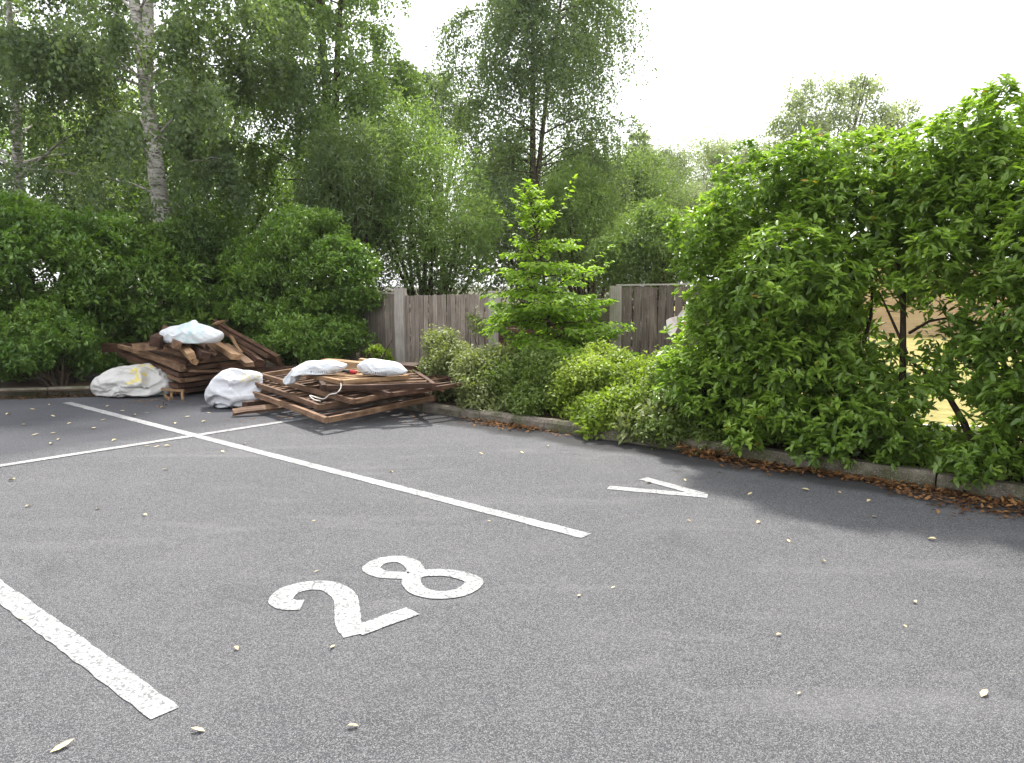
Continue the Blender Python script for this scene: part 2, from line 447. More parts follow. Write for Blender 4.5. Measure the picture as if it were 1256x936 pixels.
def stroke(a, b, wd, z, seed): return ribbon(line_pts(a, b), wd, z, .004, seed)
mark('parking_line', stroke(on(82, 494), on(719, 658), .105, .004, 3), 'long white painted line running from the timber piles past the number 28', group='white bay lines')
mark('parking_line', stroke(K(0)+(on(203, 876)-K(0))-KE*5.0, on(203, 876), .105, .004, 4), 'thick white painted line stopping short in the near corner below the 28', group='white bay lines')
mark('parking_line', stroke(on(236, 533.5)+(on(2, 570.5)-on(236, 533.5))*2.2, on(430, 505), .10, .006, 5), 'thin white line crossing the long line and running under the slatted panels', group='white bay lines')
# the bay number
Z2 = lambda x, y: on(300+x/3.14, 640+y/3.14)
bn = root('bay_number', on(460, 735), 'white painted bay number 28 on the asphalt', 'number')
org = bn.location
def shift(d): return [v-org for v in d[0]], d[1]
two = smooth_pts([Z2(222, 322), Z2(172, 322), Z2(140, 304), Z2(172, 268), Z2(250, 248), Z2(330, 252), Z2(385, 290), Z2(396, 350), Z2(402, 400), Z2(432, 438)], 8)
d2 = shift(ribbon(two, .116, .004, .002, 7)); v2, f2 = d2
db = shift(ribbon(line_pts(Z2(428, 425), Z2(648, 346)), .105, .005, .002, 8)); o2 = len(v2)
mark('digit', (v2+db[0], f2+[tuple(i+o2 for i in f) for f in db[1]]), None, parent=bn)
s1 = smooth_pts([Z2(655, 205), Z2(648, 168), Z2(600, 146), Z2(530, 152), Z2(488, 180), Z2(525, 203), Z2(590, 208)], 8, True)
s2 = smooth_pts([Z2(655, 210), Z2(700, 200), Z2(790, 200), Z2(870, 222), Z2(880, 245), Z2(830, 275), Z2(740, 285), Z2(670, 268), Z2(642, 235)], 8, True)
da = shift(ribbon(s1, .096, .004, .002, 9, True)); dc = shift(ribbon(s2, .096, .005, .002, 10, True)); o1 = len(da[0])
mark('digit', (da[0]+dc[0], da[1]+[tuple(i+o1 for i in f) for f in dc[1]]), None, parent=bn)
lv = root('bay_letter', on(830, 600), 'white painted letter V on the asphalt near the hedge kerb', 'letter')
org = lv.location
e1 = shift(stroke(on(746, 598.5), on(868, 609), .10, .004, 11)); e2 = shift(stroke(on(789, 587.5), on(862, 607), .10, .005, 12)); o1 = len(e1[0])
mark('letter_stroke', e1, None, parent=lv); mark('letter_stroke', e2, None, parent=lv)

# ------------------------------------------------------------------ timber
def plank_mesh(L, W, T, seed, split=False):
    r = random.Random(seed); n = 4; vs_ = []
    for i in range(n+1):
        x = -L/2+L*i/n
        for sy, sz in ((-1, -1), (1, -1), (1, 1), (-1, 1)):
            ex = r.uniform(-.03, .03) if split and i in (0, n) else 0
            vs_.append((x+ex+r.uniform(-.002, .002), sy*W/2*(1+r.uniform(-.03, .03))+.004*math.sin(i*1.7+seed), sz*T/2*(1+r.uniform(-.05, .05))+.004*math.cos(i*1.3+seed)))
    f = []
    for i in range(n):
        for q in range(4): f.append((i*4+q, i*4+(q+1) % 4, (i+1)*4+(q+1) % 4, (i+1)*4+q))
    f += [(3, 2, 1, 0), (n*4, n*4+1, n*4+2, n*4+3)]
    return mesh('timber', vs_, f)
PC = {}
def plank(L, W, T, v=0, split=False):
    k = (round(L, 2), round(W, 3), round(T, 3), v, split)
    if k not in PC: PC[k] = plank_mesh(L, W, T, hash(k) % 9973, split)
    return PC[k]
def frame_of(p0, p1, roll=0.0):
    x = (p1-p0).normalized(); z = Vector((0, 0, 1)); 
    if abs(x.z) > .95: z = Vector((0, 1, 0))
    y = z.cross(x).normalized(); z = x.cross(y)
    m = Matrix((x, y, z)).transposed().to_4x4() @ Matrix.Rotation(roll, 4, 'X')
    m.translation = (p0+p1)/2
    return m
nv = [0]
def bar(name, p0, p1, W, T, mat, parent=None, org=None, roll=0.0, split=False):
    nv[0] += 1
    me = plank((p1-p0).length, W, T, nv[0] if parent is None else nv[0] % 3, split).copy()
    me.materials.clear(); me.materials.append(mat)
    o = bpy.data.objects.new(name, me); C.objects.link(o)
    m = frame_of(p0, p1, roll)
    if parent is not None: o.parent = parent; m = Matrix.Translation(-Vector(org)) @ m
    o.matrix_basis = m
    return o

def slat_panel(F, udir, vdir, Lu, Lv, label, n_slats, tilt_u=0.0, tilt_v=0.0, mat='wood', railw=.045, railt=.045, slatw=.05, along='v', smat=None, group='slatted timber panels in the stack', name='slatted_panel'):
    """frame of four rails with slats; F is the corner towards the car park, u and v its two sides"""
    u = Vector((math.cos(udir), math.sin(udir), tilt_u)).normalized(); v = Vector((math.cos(vdir), math.sin(vdir), tilt_v)).normalized()
    r_ = root(name, F, label, 'fence panel', group)
    o = Vector(F); m = M[mat]; sm = M[smat or mat]; hw = railw/2
    a, b, c, d = o, o+u*Lu, o+v*Lv, o+u*Lu+v*Lv
    bar('rail', a, b, railw, railt, m, r_, o); bar('rail', c, d, railw, railt, m, r_, o)
    bar('rail', a+v*(hw+.001)-u*0, c-v*(hw+.001), railw, railt*.94, m, r_, o); bar('rail', b+v*(hw+.001), d-v*(hw+.001), railw, railt*.94, m, r_, o)
    up = u.cross(v); up = up if up.z > 0 else -up
    for i in range(n_slats):
        t = (i+1)/(n_slats+1)
        if along == 'v':
            p, q = a+u*Lu*t+v*hw, c+u*Lu*t-v*hw
        else:
            p, q = a+v*Lv*t+u*hw, b+v*Lv*t-u*hw
        k = up*(.002+.004*((i*7) % 3)); jx = (u if along == 'v' else v)*(.012*math.sin(i*2.3))
        bar('slat', p+k+jx, q+k-jx, slatw, .016, sm, r_, o)
    return r_

# stack of slatted panels in the middle, from the bottom up
D2 = R
slat_panel(on(400, 515, .14), D2(128), D2(53), 2.1, 1.62, 'lowest slatted brown panel of the middle stack, its corner jutting towards the line', 9, .02, .02, 'wood_tan', smat='wood', railt=.06)
slat_panel(on(392, 499, .22), D2(129), D2(57), 2.35, 1.7, 'slatted panel with evenly spaced pale slats facing the crumpled white bag', 17, .035, .02, 'wood_tan', smat='wood_tan', slatw=.05, railt=.055)
slat_panel(on(433, 493, .27), D2(133), D2(53), 2.2, 1.4, 'slatted panel lying above the evenly slatted one, rail edge worn pale', 8, .045, .03, 'wood_tan', smat='wood', railt=.055)
slat_panel(on(479, 484, .335), D2(134), D2(40), 1.75, 1.1, 'slatted panel with a corner poking out below the printed sacks', 7, .03, .03, 'wood', smat='wood')
slat_panel(on(398, 476, .40), D2(108), D2(9), 1.15, 1.18, 'dark panel whose straight front rail lies under both printed sacks', 7, .02, .0, 'wood', smat='wood_tan', railw=.05, railt=.06)
slat_panel(on(418, 469, .452), D2(128), D2(38), .95, .85, 'small light tan slatted panel on top beneath the printed sacks', 6, .0, .0, 'wood_pale', smat='wood_pale', slatw=.07)
# blocks the stack rests on
for i, (p, q) in enumerate((((300, 499), (388, 487)), ((470, 487), (530, 480)), ((350, 470), (430, 462)))):
    a, b = on(*p, .06), on(*q, .06)
    tag(bar('timber', a, b, .11, .11, M['wood']), ['dark bearer lying under the evenly slatted panel of the stack', 'dark bearer under the stack end beside the grey shrub', 'dark bearer hidden deep beneath the slatted stack'][i], 'timber', 'bearers under the slatted stack')
tag(bar('timber', on(284, 506, .05), on(352, 497, .10), .10, .035, M['wood_tan'], roll=R(25), split=True), 'loose split plank on the asphalt beside the crumpled white bag', 'plank')

# stack of panels in the left heap
KS = Vector((-4.40, 10.25, 0))
us, vsd = math.atan2(1.1, -1.32), math.atan2(1.0, .82)
hl = ['lowest dark panel of the far heap, resting on the asphalt', 'second dark panel of the far heap, just above the small pale frame', 'thin dark panel in the middle of the far heap',
      'panel of the far heap with a pale tan long edge', 'panel of the far heap with its corner pushed out', 'topmost flat panel of the far heap, under the loose beams']
for i, (z, tu, du, dv, ox, mt) in enumerate(((.07, .02, 0, 0, .15, 'wood'), (.15, .06, 3, 2, .10, 'wood'), (.235, .10, -2, 1, .02, 'wood_tan'), (.31, .11, 2, -2, .06, 'wood'), (.385, .10, -3, 2, .0, 'wood_tan'), (.455, .09, 1, -1, .09, 'wood_tan'))):
    F = KS+Vector((math.cos(us)*ox, math.sin(us)*ox, z))
    slat_panel(F, us+R(du), vsd+R(dv), 1.72, 1.25, hl[i], 11, tu, .03, mt, railw=.06, railt=.055, slatw=.10, along='u', smat='wood', group='panels in the far heap', name='slatted_panel')
# small pale frame at the foot of the heap
pf = root('small_frame', on(212, 489), 'small pale wooden frame at the foot of the far heap', 'frame')
o = pf.location; a, b = on(199, 489)+Vector((0, 0, 0)), on(226, 490)
for nm, p, q in (('rail', a+Vector((0, 0, .125)), b+Vector((0, 0, .12))), ('leg', a+Vector((.13, 0, 0)), a+Vector((.13, 0, .10))), ('leg', b-Vector((.02, 0, 0)), b+Vector((-.02, 0, .10)))):
    bar(nm, p, q, .03, .03, M['wood_pale'], pf, o)

TIMB = [  # px0,py0,Y0, px1,py1,Y1, width, thickness, roll, material, label
 (189, 419, 10.10, 222, 406, 11.2, .13, .13, 10, 'wood', 'thick dark broken beam under the left end of the top sack'),
 (217, 424, 10.05, 203, 404, 11.3, .10, .10, 20, 'wood_tan', 'splintered beam end beside the thick broken beam under the top sack'),
 (235, 437, 9.95, 212, 411, 11.2, .095, .085, -12, 'wood_pale', 'orange tan beam end pointing at the car park from the far heap'),
 (240, 444, 9.98, 226, 428, 11.0, .075, .075, 30, 'wood_pale', 'short pale rounded beam end low on the far heap'),
 (252, 437, 10.0, 226, 415, 11.2, .11, .09, 15, 'wood', 'dark beam next to the orange tan beam end'),
 (262, 433, 10.2, 246, 415, 11.3, .10, .05, 40, 'wood_tan', 'grey brown offcut under the middle of the top sack'),
 (289, 438, 10.05, 258, 417, 11.3, .12, .07, 8, 'wood_pale', 'long pale orange board sloping down below the right end of the top sack'),
 (306, 447, 10.1, 276, 424, 11.3, .11, .06, -5, 'wood_tan', 'brown board sloping down beside the long pale orange board'),
 (342, 443, 10.9, 266, 399, 12.0, .20, .05, 62, 'wood', 'broad dark board sloping down the shrub side of the far heap'),
 (319, 443, 10.5, 292, 423, 11.5, .10, .05, 20, 'wood', 'narrow dark board below the broad sloping board'),
 (330, 437, 11.0, 272, 404, 11.9, .09, .06, 10, 'wood_tan', 'thin brown board lying along the broad sloping board'),
 (128, 426, 11.5, 206, 428, 11.3, .05, .13, 4, 'wood', 'long dark plank sticking out over the woven bag towards the bushes'),
 (164, 432, 11.35, 224, 450, 10.15, .075, .055, 0, 'wood_tan', 'pale edged rail on the long side of the far heap'),
 (172, 428, 11.35, 232, 446, 10.2, .09, .07, 5, 'wood', 'upper dark rail on the long side of the far heap'),
 (186, 425, 11.3, 250, 443, 10.4, .10, .07, -4, 'wood_tan', 'brown beam lying behind the upper dark rail of the heap'),
 (167, 426, 10.9, 196, 425, 10.5, .10, .09, 0, 'wood_tan', 'short brown block at the bag end of the heap'),
 (270, 449, 10.3, 322, 447, 10.9, .09, .06, 0, 'wood', 'dark board lying crosswise behind the crumpled white bag'),
 (236, 455, 10.2, 318, 456, 10.9, .10, .03, 0, 'wood_tan', 'thin brown board along the front of the far heap'),
 (304, 455, 10.9, 402, 452, 11.0, .12, .10, 0, 'wood', 'long dark beam bridging the gap between the two stacks'),
 (312, 463, 10.7, 380, 460, 10.9, .12, .12, 0, 'wood', 'dark beam on the ground between the two stacks'),
 (283, 413, 11.5, 296, 433, 10.9, .04, .03, 0, 'wood_pale', 'thin pale stick leaning on the broad sloping board'),
 (262, 398, 11.6, 276, 393, 11.9, .04, .03, 0, 'wood_pale', 'pale stick poking up behind the top sack'),
 (398, 446, 10.4, 464, 451, 10.1, .16, .12, 0, 'wood_pale', 'thick light tan board behind the sacks on the slatted stack'),
 (441, 441, 10.5, 468, 445, 10.3, .09, .03, 0, 'wood_pale', 'small pale offcut on top of the thick light tan board'),
 (466, 451, 10.1, 513, 454, 9.8, .15, .14, 10, 'wood', 'rough rotten brown beam behind the printed sack'),
 (498, 463, 9.3, 540, 474, 9.2, .09, .06, 15, 'wood_tan', 'broken brown board at the shrub end of the stack'),
 (508, 459, 9.6, 537, 466, 9.35, .09, .05, 0, 'wood_pale', 'splintered orange offcut at the shrub end of the stack'),
 (521, 468, 9.3, 545, 478, 9.1, .05, .04, 0, 'wood_pale', 'pale splintered stick beside the grey shrub'),
 (470, 462, 10.2, 520, 466, 9.8, .10, .07, 0, 'wood', 'dark board under the rough rotten beam'),
 (202, 484, 10.2, 208, 491, 10.05, .03, .02, 0, 'wood_pale', 'small pale splinter on the ground by the small frame'),
]
for q in TIMB:
    x0, y0, Y0, x1, y1, Y1, W_, T_, rl, mt, lab = q
    p0, p1 = at(x0, y0, Y0), at(x1, y1, Y1)
    tag(bar('timber', p0, p1, W_, T_, M[mt], roll=R(rl), split=True), lab, 'timber', 'loose timbers heaped in the car park')

# ------------------------------------------------------------------ bags and sacks
def cloth_bag(name, contents, start, frames, seed, shrink=0.0, sub=5, press=0.0, bend=.08, ledge=None):
    """a loose plastic skin dropped over lumps of rubble: contents = ellipsoids (centre, radii), start = ellipsoid the skin begins as"""
    import bmesh
    tmp=[]; floor=0.0 if ledge is None else -.12
    def coll(o):
        o.modifiers.new('c','COLLISION'); o.collision.thickness_outer=.006; o.collision.cloth_friction=12; tmp.append(o)
    for c,r in contents:
        bm=bmesh.new(); bmesh.ops.create_icosphere(bm,subdivisions=3,radius=1)
        for v in bm.verts:
            k=1+.18*noise.noise(v.co*1.6+Vector((seed,c[0]*9,c[1]*9)))
            v.co=Vector((c[0]+v.co.x*r[0]*k,c[1]+v.co.y*r[1]*k,c[2]+v.co.z*r[2]*k))
        me=bpy.data.meshes.new('x'); bm.to_mesh(me); bm.free(); o=bpy.data.objects.new('x',me); C.objects.link(o); coll(o)
    me=bpy.data.meshes.new('x'); me.from_pydata([(-3,-3,floor),(3,-3,floor),(3,3,floor),(-3,3,floor)],[],[(0,1,2,3)]); o=bpy.data.objects.new('x',me); C.objects.link(o); coll(o)
    if ledge is not None:                            # the sack lies on a step that ends at x = ledge
        me=bpy.data.meshes.new('x'); me.from_pydata([(x,y,z) for z in (-.06,0) for x,y in ((ledge,-2),(2,-2),(2,2),(ledge,2))],[],[(3,2,1,0),(4,5,6,7),(0,1,5,4),(1,2,6,5),(2,3,7,6),(3,0,4,7)]); o=bpy.data.objects.new('x',me); C.objects.link(o); coll(o)
    bm=bmesh.new(); bmesh.ops.create_icosphere(bm,subdivisions=sub,radius=1)
    c,r=start
    for v in bm.verts:
        k=1+.10*noise.noise(v.co*1.3+Vector((seed*3,1,2)))
        v.co=Vector((c[0]+v.co.x*r[0]*k,c[1]+v.co.y*r[1]*k,max(.012,c[2]+v.co.z*r[2]*k)))
    me=bpy.data.meshes.new(name); bm.to_mesh(me); bm.free()
    o=bpy.data.objects.new(name,me); C.objects.link(o)
    m=o.modifiers.new('cloth','CLOTH'); s=m.settings
    s.quality=6; s.mass=.25; s.tension_stiffness=20; s.compression_stiffness=20; s.shear_stiffness=10; s.bending_stiffness=bend; s.air_damping=1.5
    s.shrink_min=shrink
    if press: s.use_pressure=True; s.uniform_pressure_force=press
    m.collision_settings.use_self_collision=True; m.collision_settings.self_distance_min=.004; m.collision_settings.distance_min=.006; m.collision_settings.collision_quality=3
    m.point_cache.frame_start=1; m.point_cache.frame_end=frames
    for f in range(1,frames+1): sc.frame_set(f)
    dg=bpy.context.evaluated_depsgraph_get()
    nm=bpy.data.meshes.new_from_object(o.evaluated_get(dg)); nm.name=name
    for q in tmp+[o]: bpy.data.objects.remove(q)
    sc.frame_set(1)
    nm.polygons.foreach_set('use_smooth',[True]*len(nm.polygons))
    return nm
def bag(name, me, mat, loc, rotz, label, cat, group=None):
    me.materials.clear(); me.materials.append(mat)
    o = put(name, me); o.location = loc; o.rotation_euler.z = R(rotz)
    if cat == 'bag': o.scale = (.9, .9, .9)
    return tag(o, label, cat, group)
M['sack_top'] = mat_sack('sack_teal_print', (.60, .62, .63), blot=((.47, .60, .60), -.12, .26, .02, .30, 14))
c = at(234, 415, 10.35)
bag('sack', cloth_bag('sack', [((-.19, 0, .12), (.17, .15, .10)), ((.08, 0, .13), (.20, .15, .11)), ((.04, .02, .24), (.05, .05, .06)), ((.27, -.02, .09), (.12, .13, .07))], ((.0, 0, .145), (.43, .21, .145)), 30, 3, shrink=-.06), M['sack_top'], (c.x, c.y, c.z-.07), -5, 'white plastic sack with faded teal print on top of the far timber heap', 'sack')
M['sack_a'] = mat_sack('sack_grey_print', (.60, .62, .64), (.08, .09, .12), [(-.04, .15, .03, .06, 50), (.18, .24, .02, .065, 55)])
c = at(385, 459, 8.85)
bag('sack', cloth_bag('sack', [((.13, 0, .085), (.17, .12, .07)), ((-.04, -.01, .085), (.14, .11, .065)), ((-.2, -.03, .05), (.06, .08, .03))], ((-.03, -.01, .095), (.39, .155, .095)), 26, 8, shrink=-.02, bend=.2, ledge=-.17), M['sack_a'], (c.x+.03, c.y, .478), 4, 'white printed sack drooping over the edge of the small tan panel', 'sack', 'printed white sacks on the slatted stack')
M['sack_b'] = mat_sack('sack_grey_print_short', (.60, .62, .64), (.08, .09, .12), [(-.20, .02, .03, .06, 50), (.04, .10, .02, .06, 55)])
c = at(469, 463, 8.75)
bag('sack', cloth_bag('sack', [((.08, 0, .075), (.18, .12, .07)), ((-.13, .02, .095), (.13, .11, .085))], ((-.01, 0, .095), (.30, .15, .095)), 24, 12, shrink=-.02, bend=.3), M['sack_b'], (c.x, c.y, .478), -10, 'short white printed sack lying alone beside the rotten beam', 'sack', 'printed white sacks on the slatted stack')
M['bag_woven'] = mat_sack('woven_bag', (.52, .51, .485), blot=((.60, .48, .06), .0, .26, .20, .45, 9))
c = on(152, 489)
bag('builders_bag', cloth_bag('builders_bag', [((-.24, .02, .14), (.22, .2, .27)), ((.27, .05, .14), (.17, .18, .24)), ((.05, -.12, .06), (.2, .14, .10)), ((.16, .16, .26), (.06, .05, .20))], ((0, 0, .30), (.54, .38, .40)), 46, 1, shrink=-.12), M['bag_woven'], (c.x, c.y+.34, .004), 2, 'large woven off-white rubble bag with yellow print at the heap foot', 'bag')
M['bag_white'] = mat_sack('crumpled_bag', (.58, .58, .60), blot=((.62, .52, .24), .18, .40, .36, .46, 26))
c = on(275, 503)
bag('rubble_bag', cloth_bag('rubble_bag', [((-.02, 0, .19), (.18, .17, .19)), ((.26, .10, .42), (.15, .1, .05)), ((-.02, .04, .38), (.07, .07, .10))], ((.06, 0, .32), (.36, .28, .36)), 44, 2, shrink=-.15), M['bag_white'], (c.x, c.y+.22, .004), 0, 'tall crumpled white bag standing between the two timber stacks', 'bag')
# hand tool and string on the stack
c0, c1 = at(417, 454.5, 9.05), at(437, 457, 9.0)
tl = root('hand_tool', (c0+c1)/2, 'dark handled tool with a red end lying between the printed sacks', 'tool')
b_ = TB(); b_.add([c0, c0.lerp(c1, .62)], [.020, .020], 8); b_.build('handle', M['black'], tl, tl.location)
b_ = TB(); b_.add([c0.lerp(c1, .62), c0.lerp(c1, .66), c1], [.020, .026, .022], 8); b_.build('grip', M['red'], tl, tl.location)
pts = smooth_pts([at(418, 470, 8.28), at(418, 476, 8.24), at(413, 482, 8.2), at(404, 484, 8.22), at(398, 489, 8.25), at(390, 488, 8.35), at(380, 485, 8.5), at(385, 490, 8.35), at(393, 492, 8.2)], 5)
b_ = TB(); b_.add(pts, [.006]*len(pts), 5)
st = b_.build('string', M['string'], None, pts[0]); st.location = pts[0]
tag(st, 'white string dangling over the slats of the stack', 'string')

# ------------------------------------------------------------------ fences
def board_fence(name, p0, p1, h0, h1, pitch, label, mat, zb=.0, post_at=(), postm='fence_post', cap=True, seed=1, group=None, ph=.1):
    rr = random.Random(seed)
    r_ = root(name, Vector((p0.x, p0.y, zb)), label, 'fence', group); o = r_.location
    d = Vector((p1.x-p0.x, p1.y-p0.y, 0)); L = d.length; d.normalize(); n = Vector((d.y, -d.x, 0))   # n faces the car park
    k = int(L/pitch)
    for i in range(k):
        t = (i+.5)*L/k; h = h0+(h1-h0)*t/L+rr.uniform(-.012, .012)
        b0 = Vector((p0.x, p0.y, 0))+d*t+n*(.006*(i % 2)+rr.uniform(-.003, .003))
        ln = rr.uniform(-.006, .006)
        bar('board', b0+Vector((0, 0, zb)), b0+d*ln+Vector((0, 0, h)), L/k*(.90+rr.uniform(-.05, .03)), .014, M[mat], r_, o, roll=math.atan2(d.x, d.y)*0+board_roll(d))
    for z in (zb+.25, (zb+h0)/2, h0-.22):
        a = Vector((p0.x, p0.y, z))-n*.035; bar('rail', a, a+d*L+Vector((0, 0, h1-h0)), .04, .08, M[mat], r_, o)
    if cap:
        bar('capping', Vector((p0.x, p0.y, h0+.022)), Vector((p1.x, p1.y, h1+.022)), .05, .02, M[postm], r_, o)
    for s, w_, e in post_at:
        b0 = Vector((p0.x, p0.y, 0))+d*s+n*.02
        pst = bar('post', b0+Vector((0, 0, zb-.05)), b0+Vector((0, 0, h0+ph+e)), w_, .1, M[postm], r_, o, roll=board_roll(d))
    return r_
def board_roll(d):
    # a vertical bar's own frame: x up, y = z_ref cross x; turn it so its width runs along the fence
    x = Vector((0, 0, 1)); z = Vector((0, 1, 0)); y = z.cross(x).normalized()
    zz = x.cross(y)
    return math.atan2(d.dot(zz), d.dot(y))
A1, A2 = at(492, 355, 12.2), at(607, 355, 11.5)
A0 = at(440, 355, 12.9)
board_fence('board_fence', A1, A2, at(497, 363, 12.2).z, at(607, 361, 11.5).z, .082, 'grey weathered board fence between two posts, left of the young tree', 'fence', 0, ((0.0, .17, .02), (Vector((A2.x-A1.x, A2.y-A1.y, 0)).length, .17, -.02)), cap=False, seed=3)
board_fence('board_fence', A0, A1-Vector((.1, -.02, 0)), at(450, 361, 12.8).z, at(490, 361, 12.2).z, .085, 'short shaded stretch of grey board fence beside the round shrub', 'fence', 0, (), cap=True, seed=4)
B1, B2 = at(756, 350, 10.3), at(990, 350, 9.8)
board_fence('board_fence', B1, B2, at(760, 352, 10.3).z, at(990, 349, 9.8).z, .108, 'grey board fence with a pale top edge beside the big hedge', 'fence_dark', 0, ((0.0, .15, -.05),), cap=True, seed=5, ph=.06)
# low red-brown boarding and old horizontal boards between them
def horiz_fence(name, p0, p1, z0, n, bh, mat, label, seed):
    rr = random.Random(seed); r_ = root(name, Vector((p0.x, p0.y, 0)), label, 'fence'); o = r_.location
    for i in range(n):
        z = z0+bh*(i+.5); a = Vector((p0.x, p0.y, z+rr.uniform(-.008, .008))); b = Vector((p1.x, p1.y, z+rr.uniform(-.008, .008)))
        bar('board', a, b, .02, bh*.92, M[mat], r_, o)
    d = (p1-p0); d.z = 0; d.normalize(); n_ = Vector((-d.y, d.x, 0))
    for t in (.02, .5, .98):
        q = Vector((p0.x, p0.y, 0)).lerp(Vector((p1.x, p1.y, 0)), t)+n_*.05
        bar('post', q, q+Vector((0, 0, z0+bh*n-.03)), .07, .07, M[mat], r_, o)
    bar('capping', Vector((p0.x, p0.y, z0+bh*n+.02)), Vector((p1.x, p1.y, z0+bh*n+.02)), .07, .03, M[mat], r_, o)
    return r_
horiz_fence('low_fence', at(612, 390, 11.35), at(700, 390, 10.9), .1, 6, .155, 'fence_brown', 'low dark red-brown boarding behind the young tree', 2)
horiz_fence('low_fence', at(694, 380, 10.75), at(748, 380, 10.4), .1, 8, .148, 'fence', 'old horizontal grey boards just left of the big hedge fence post', 3)
# pale torn sheet caught on the fence
def torn(name, pts, label, thick=.006):
    n = len(pts); d = Vector((.0, -thick, 0))
    me = mesh(name, [p-pts[0] for p in pts]+[p-pts[0]+d for p in pts], [tuple(range(n)), tuple(range(2*n-1, n-1, -1))]+[(i, (i+1) % n, (i+1) % n+n, i+n) for i in range(n)])
    o = put(name, me, None, M['sheet']); o.location = pts[0]; return tag(o, label, 'sheet')
torn('torn_sheet', [at(817, 393, 9.75), at(822, 390, 9.74), at(830, 388, 9.72), at(832, 400, 9.70), at(828, 408, 9.66), at(822, 413, 9.64), at(818, 407, 9.7)], 'pale torn sheet stuck on the fence at the hedge edge')
torn('torn_sheet', [at(831, 388, 9.62), at(836, 381, 9.6), at(843, 380, 9.6), at(844, 392, 9.58), at(836, 404, 9.56), at(833, 399, 9.6)], 'small tilted pinkish torn sheet half behind the hedge leaves')

# ------------------------------------------------------------------ garden beyond the hedge
gw = put('garden_wall', mesh('garden_wall', [(x, y, z) for z in (0.05, 2.15) for (x, y) in ((7.0, 23.0), (30, 17.0), (30.1, 17.3), (7.1, 23.3))], [(3, 2, 1, 0), (4, 5, 6, 7), (0, 1, 5, 4), (1, 2, 6, 5), (2, 3, 7, 6), (3, 0, 4, 7)]), None, M['wall'])
tag(gw, 'sunlit orange tan garden wall glimpsed through the gap in the hedge', 'wall')
ge = bar('lawn_edging', on(1130, 525, .13), on(1240, 530, .13), .05, .08, M['white'])
tag(ge, 'thin white edging strip seen low through the hedge gap', 'edging')

# ------------------------------------------------------------------ foliage builders
def lobe_points(lobes, n, rng, depth=.22, inside=.78, lump=.12, freq=3.0, seed=0, zmin=None):
    c = np.array([l[:3] for l in lobes], float); r = np.array([l[3:6] for l in lobes], float)
    ar = (r[:, 0]*r[:, 1]+r[:, 1]*r[:, 2]+r[:, 0]*r[:, 2]); pr = ar/ar.sum()
    k = rng.choice(len(lobes), n, p=pr); d = rand_dirs(rng, n)
    rad = 1-np.abs(rng.normal(size=n))*depth
    shoot = rng.random(n) < .12; rad = np.where(shoot, 1+rng.exponential(.09, n), rad)
    P0 = c[k]+d*r[k]
    P = c[k]+d*r[k]*(rad*(1+lump*wob(P0, freq, seed)))[:, None]
    N = nrm(d/r[k]); keep = np.ones(n, bool)
    for j in range(len(lobes)):
        q = np.linalg.norm((P-c[j])/r[j], axis=1)
        keep &= ~((q < inside) & (k != j))
    if zmin is not None: keep &= P[:, 2] > zmin
    return P[keep], N[keep]
def tuft(P, N, rng, k, L, spread=.05, upw=.5, ang=(25, 85), jit=.4):
    """k leaves round each twig tip"""
    n = len(P)
    A = nrm(N*.7+UP*upw+rng.normal(size=(n, 3))*jit)
    A = np.repeat(A, k, 0); T = np.repeat(P, k, 0)
    q = nrm(np.cross(A, rand_dirs(rng, n*k))); th = np.radians(rng.uniform(*ang, n*k))[:, None]
    D = A*np.cos(th)+q*np.sin(th)
    B = T-A*(rng.random(n*k)[:, None]*spread)+rng.normal(size=(n*k, 3))*spread*.35
    Nn = nrm(A*.7+UP*.8+rng.normal(size=(n*k, 3))*.3)
    Ls = L*rng.uniform(.55, 1.25, n*k)
    return B, D, Nn, Ls
def stems_to(lobes, base, rng, tb, r0=.02, per=1):
    for l in lobes:
        for _ in range(per):
            b = Vector(base)+Vector((rng.normal()*.08, rng.normal()*.08, 0)); e = Vector(l[:3])+Vector(rng.normal(size=3)*.12)
            m = b.lerp(e, .5)+Vector((rng.normal()*.06, rng.normal()*.06, .05))
            tb.add([b, m, e], [r0, r0*.7, r0*.25], 5)
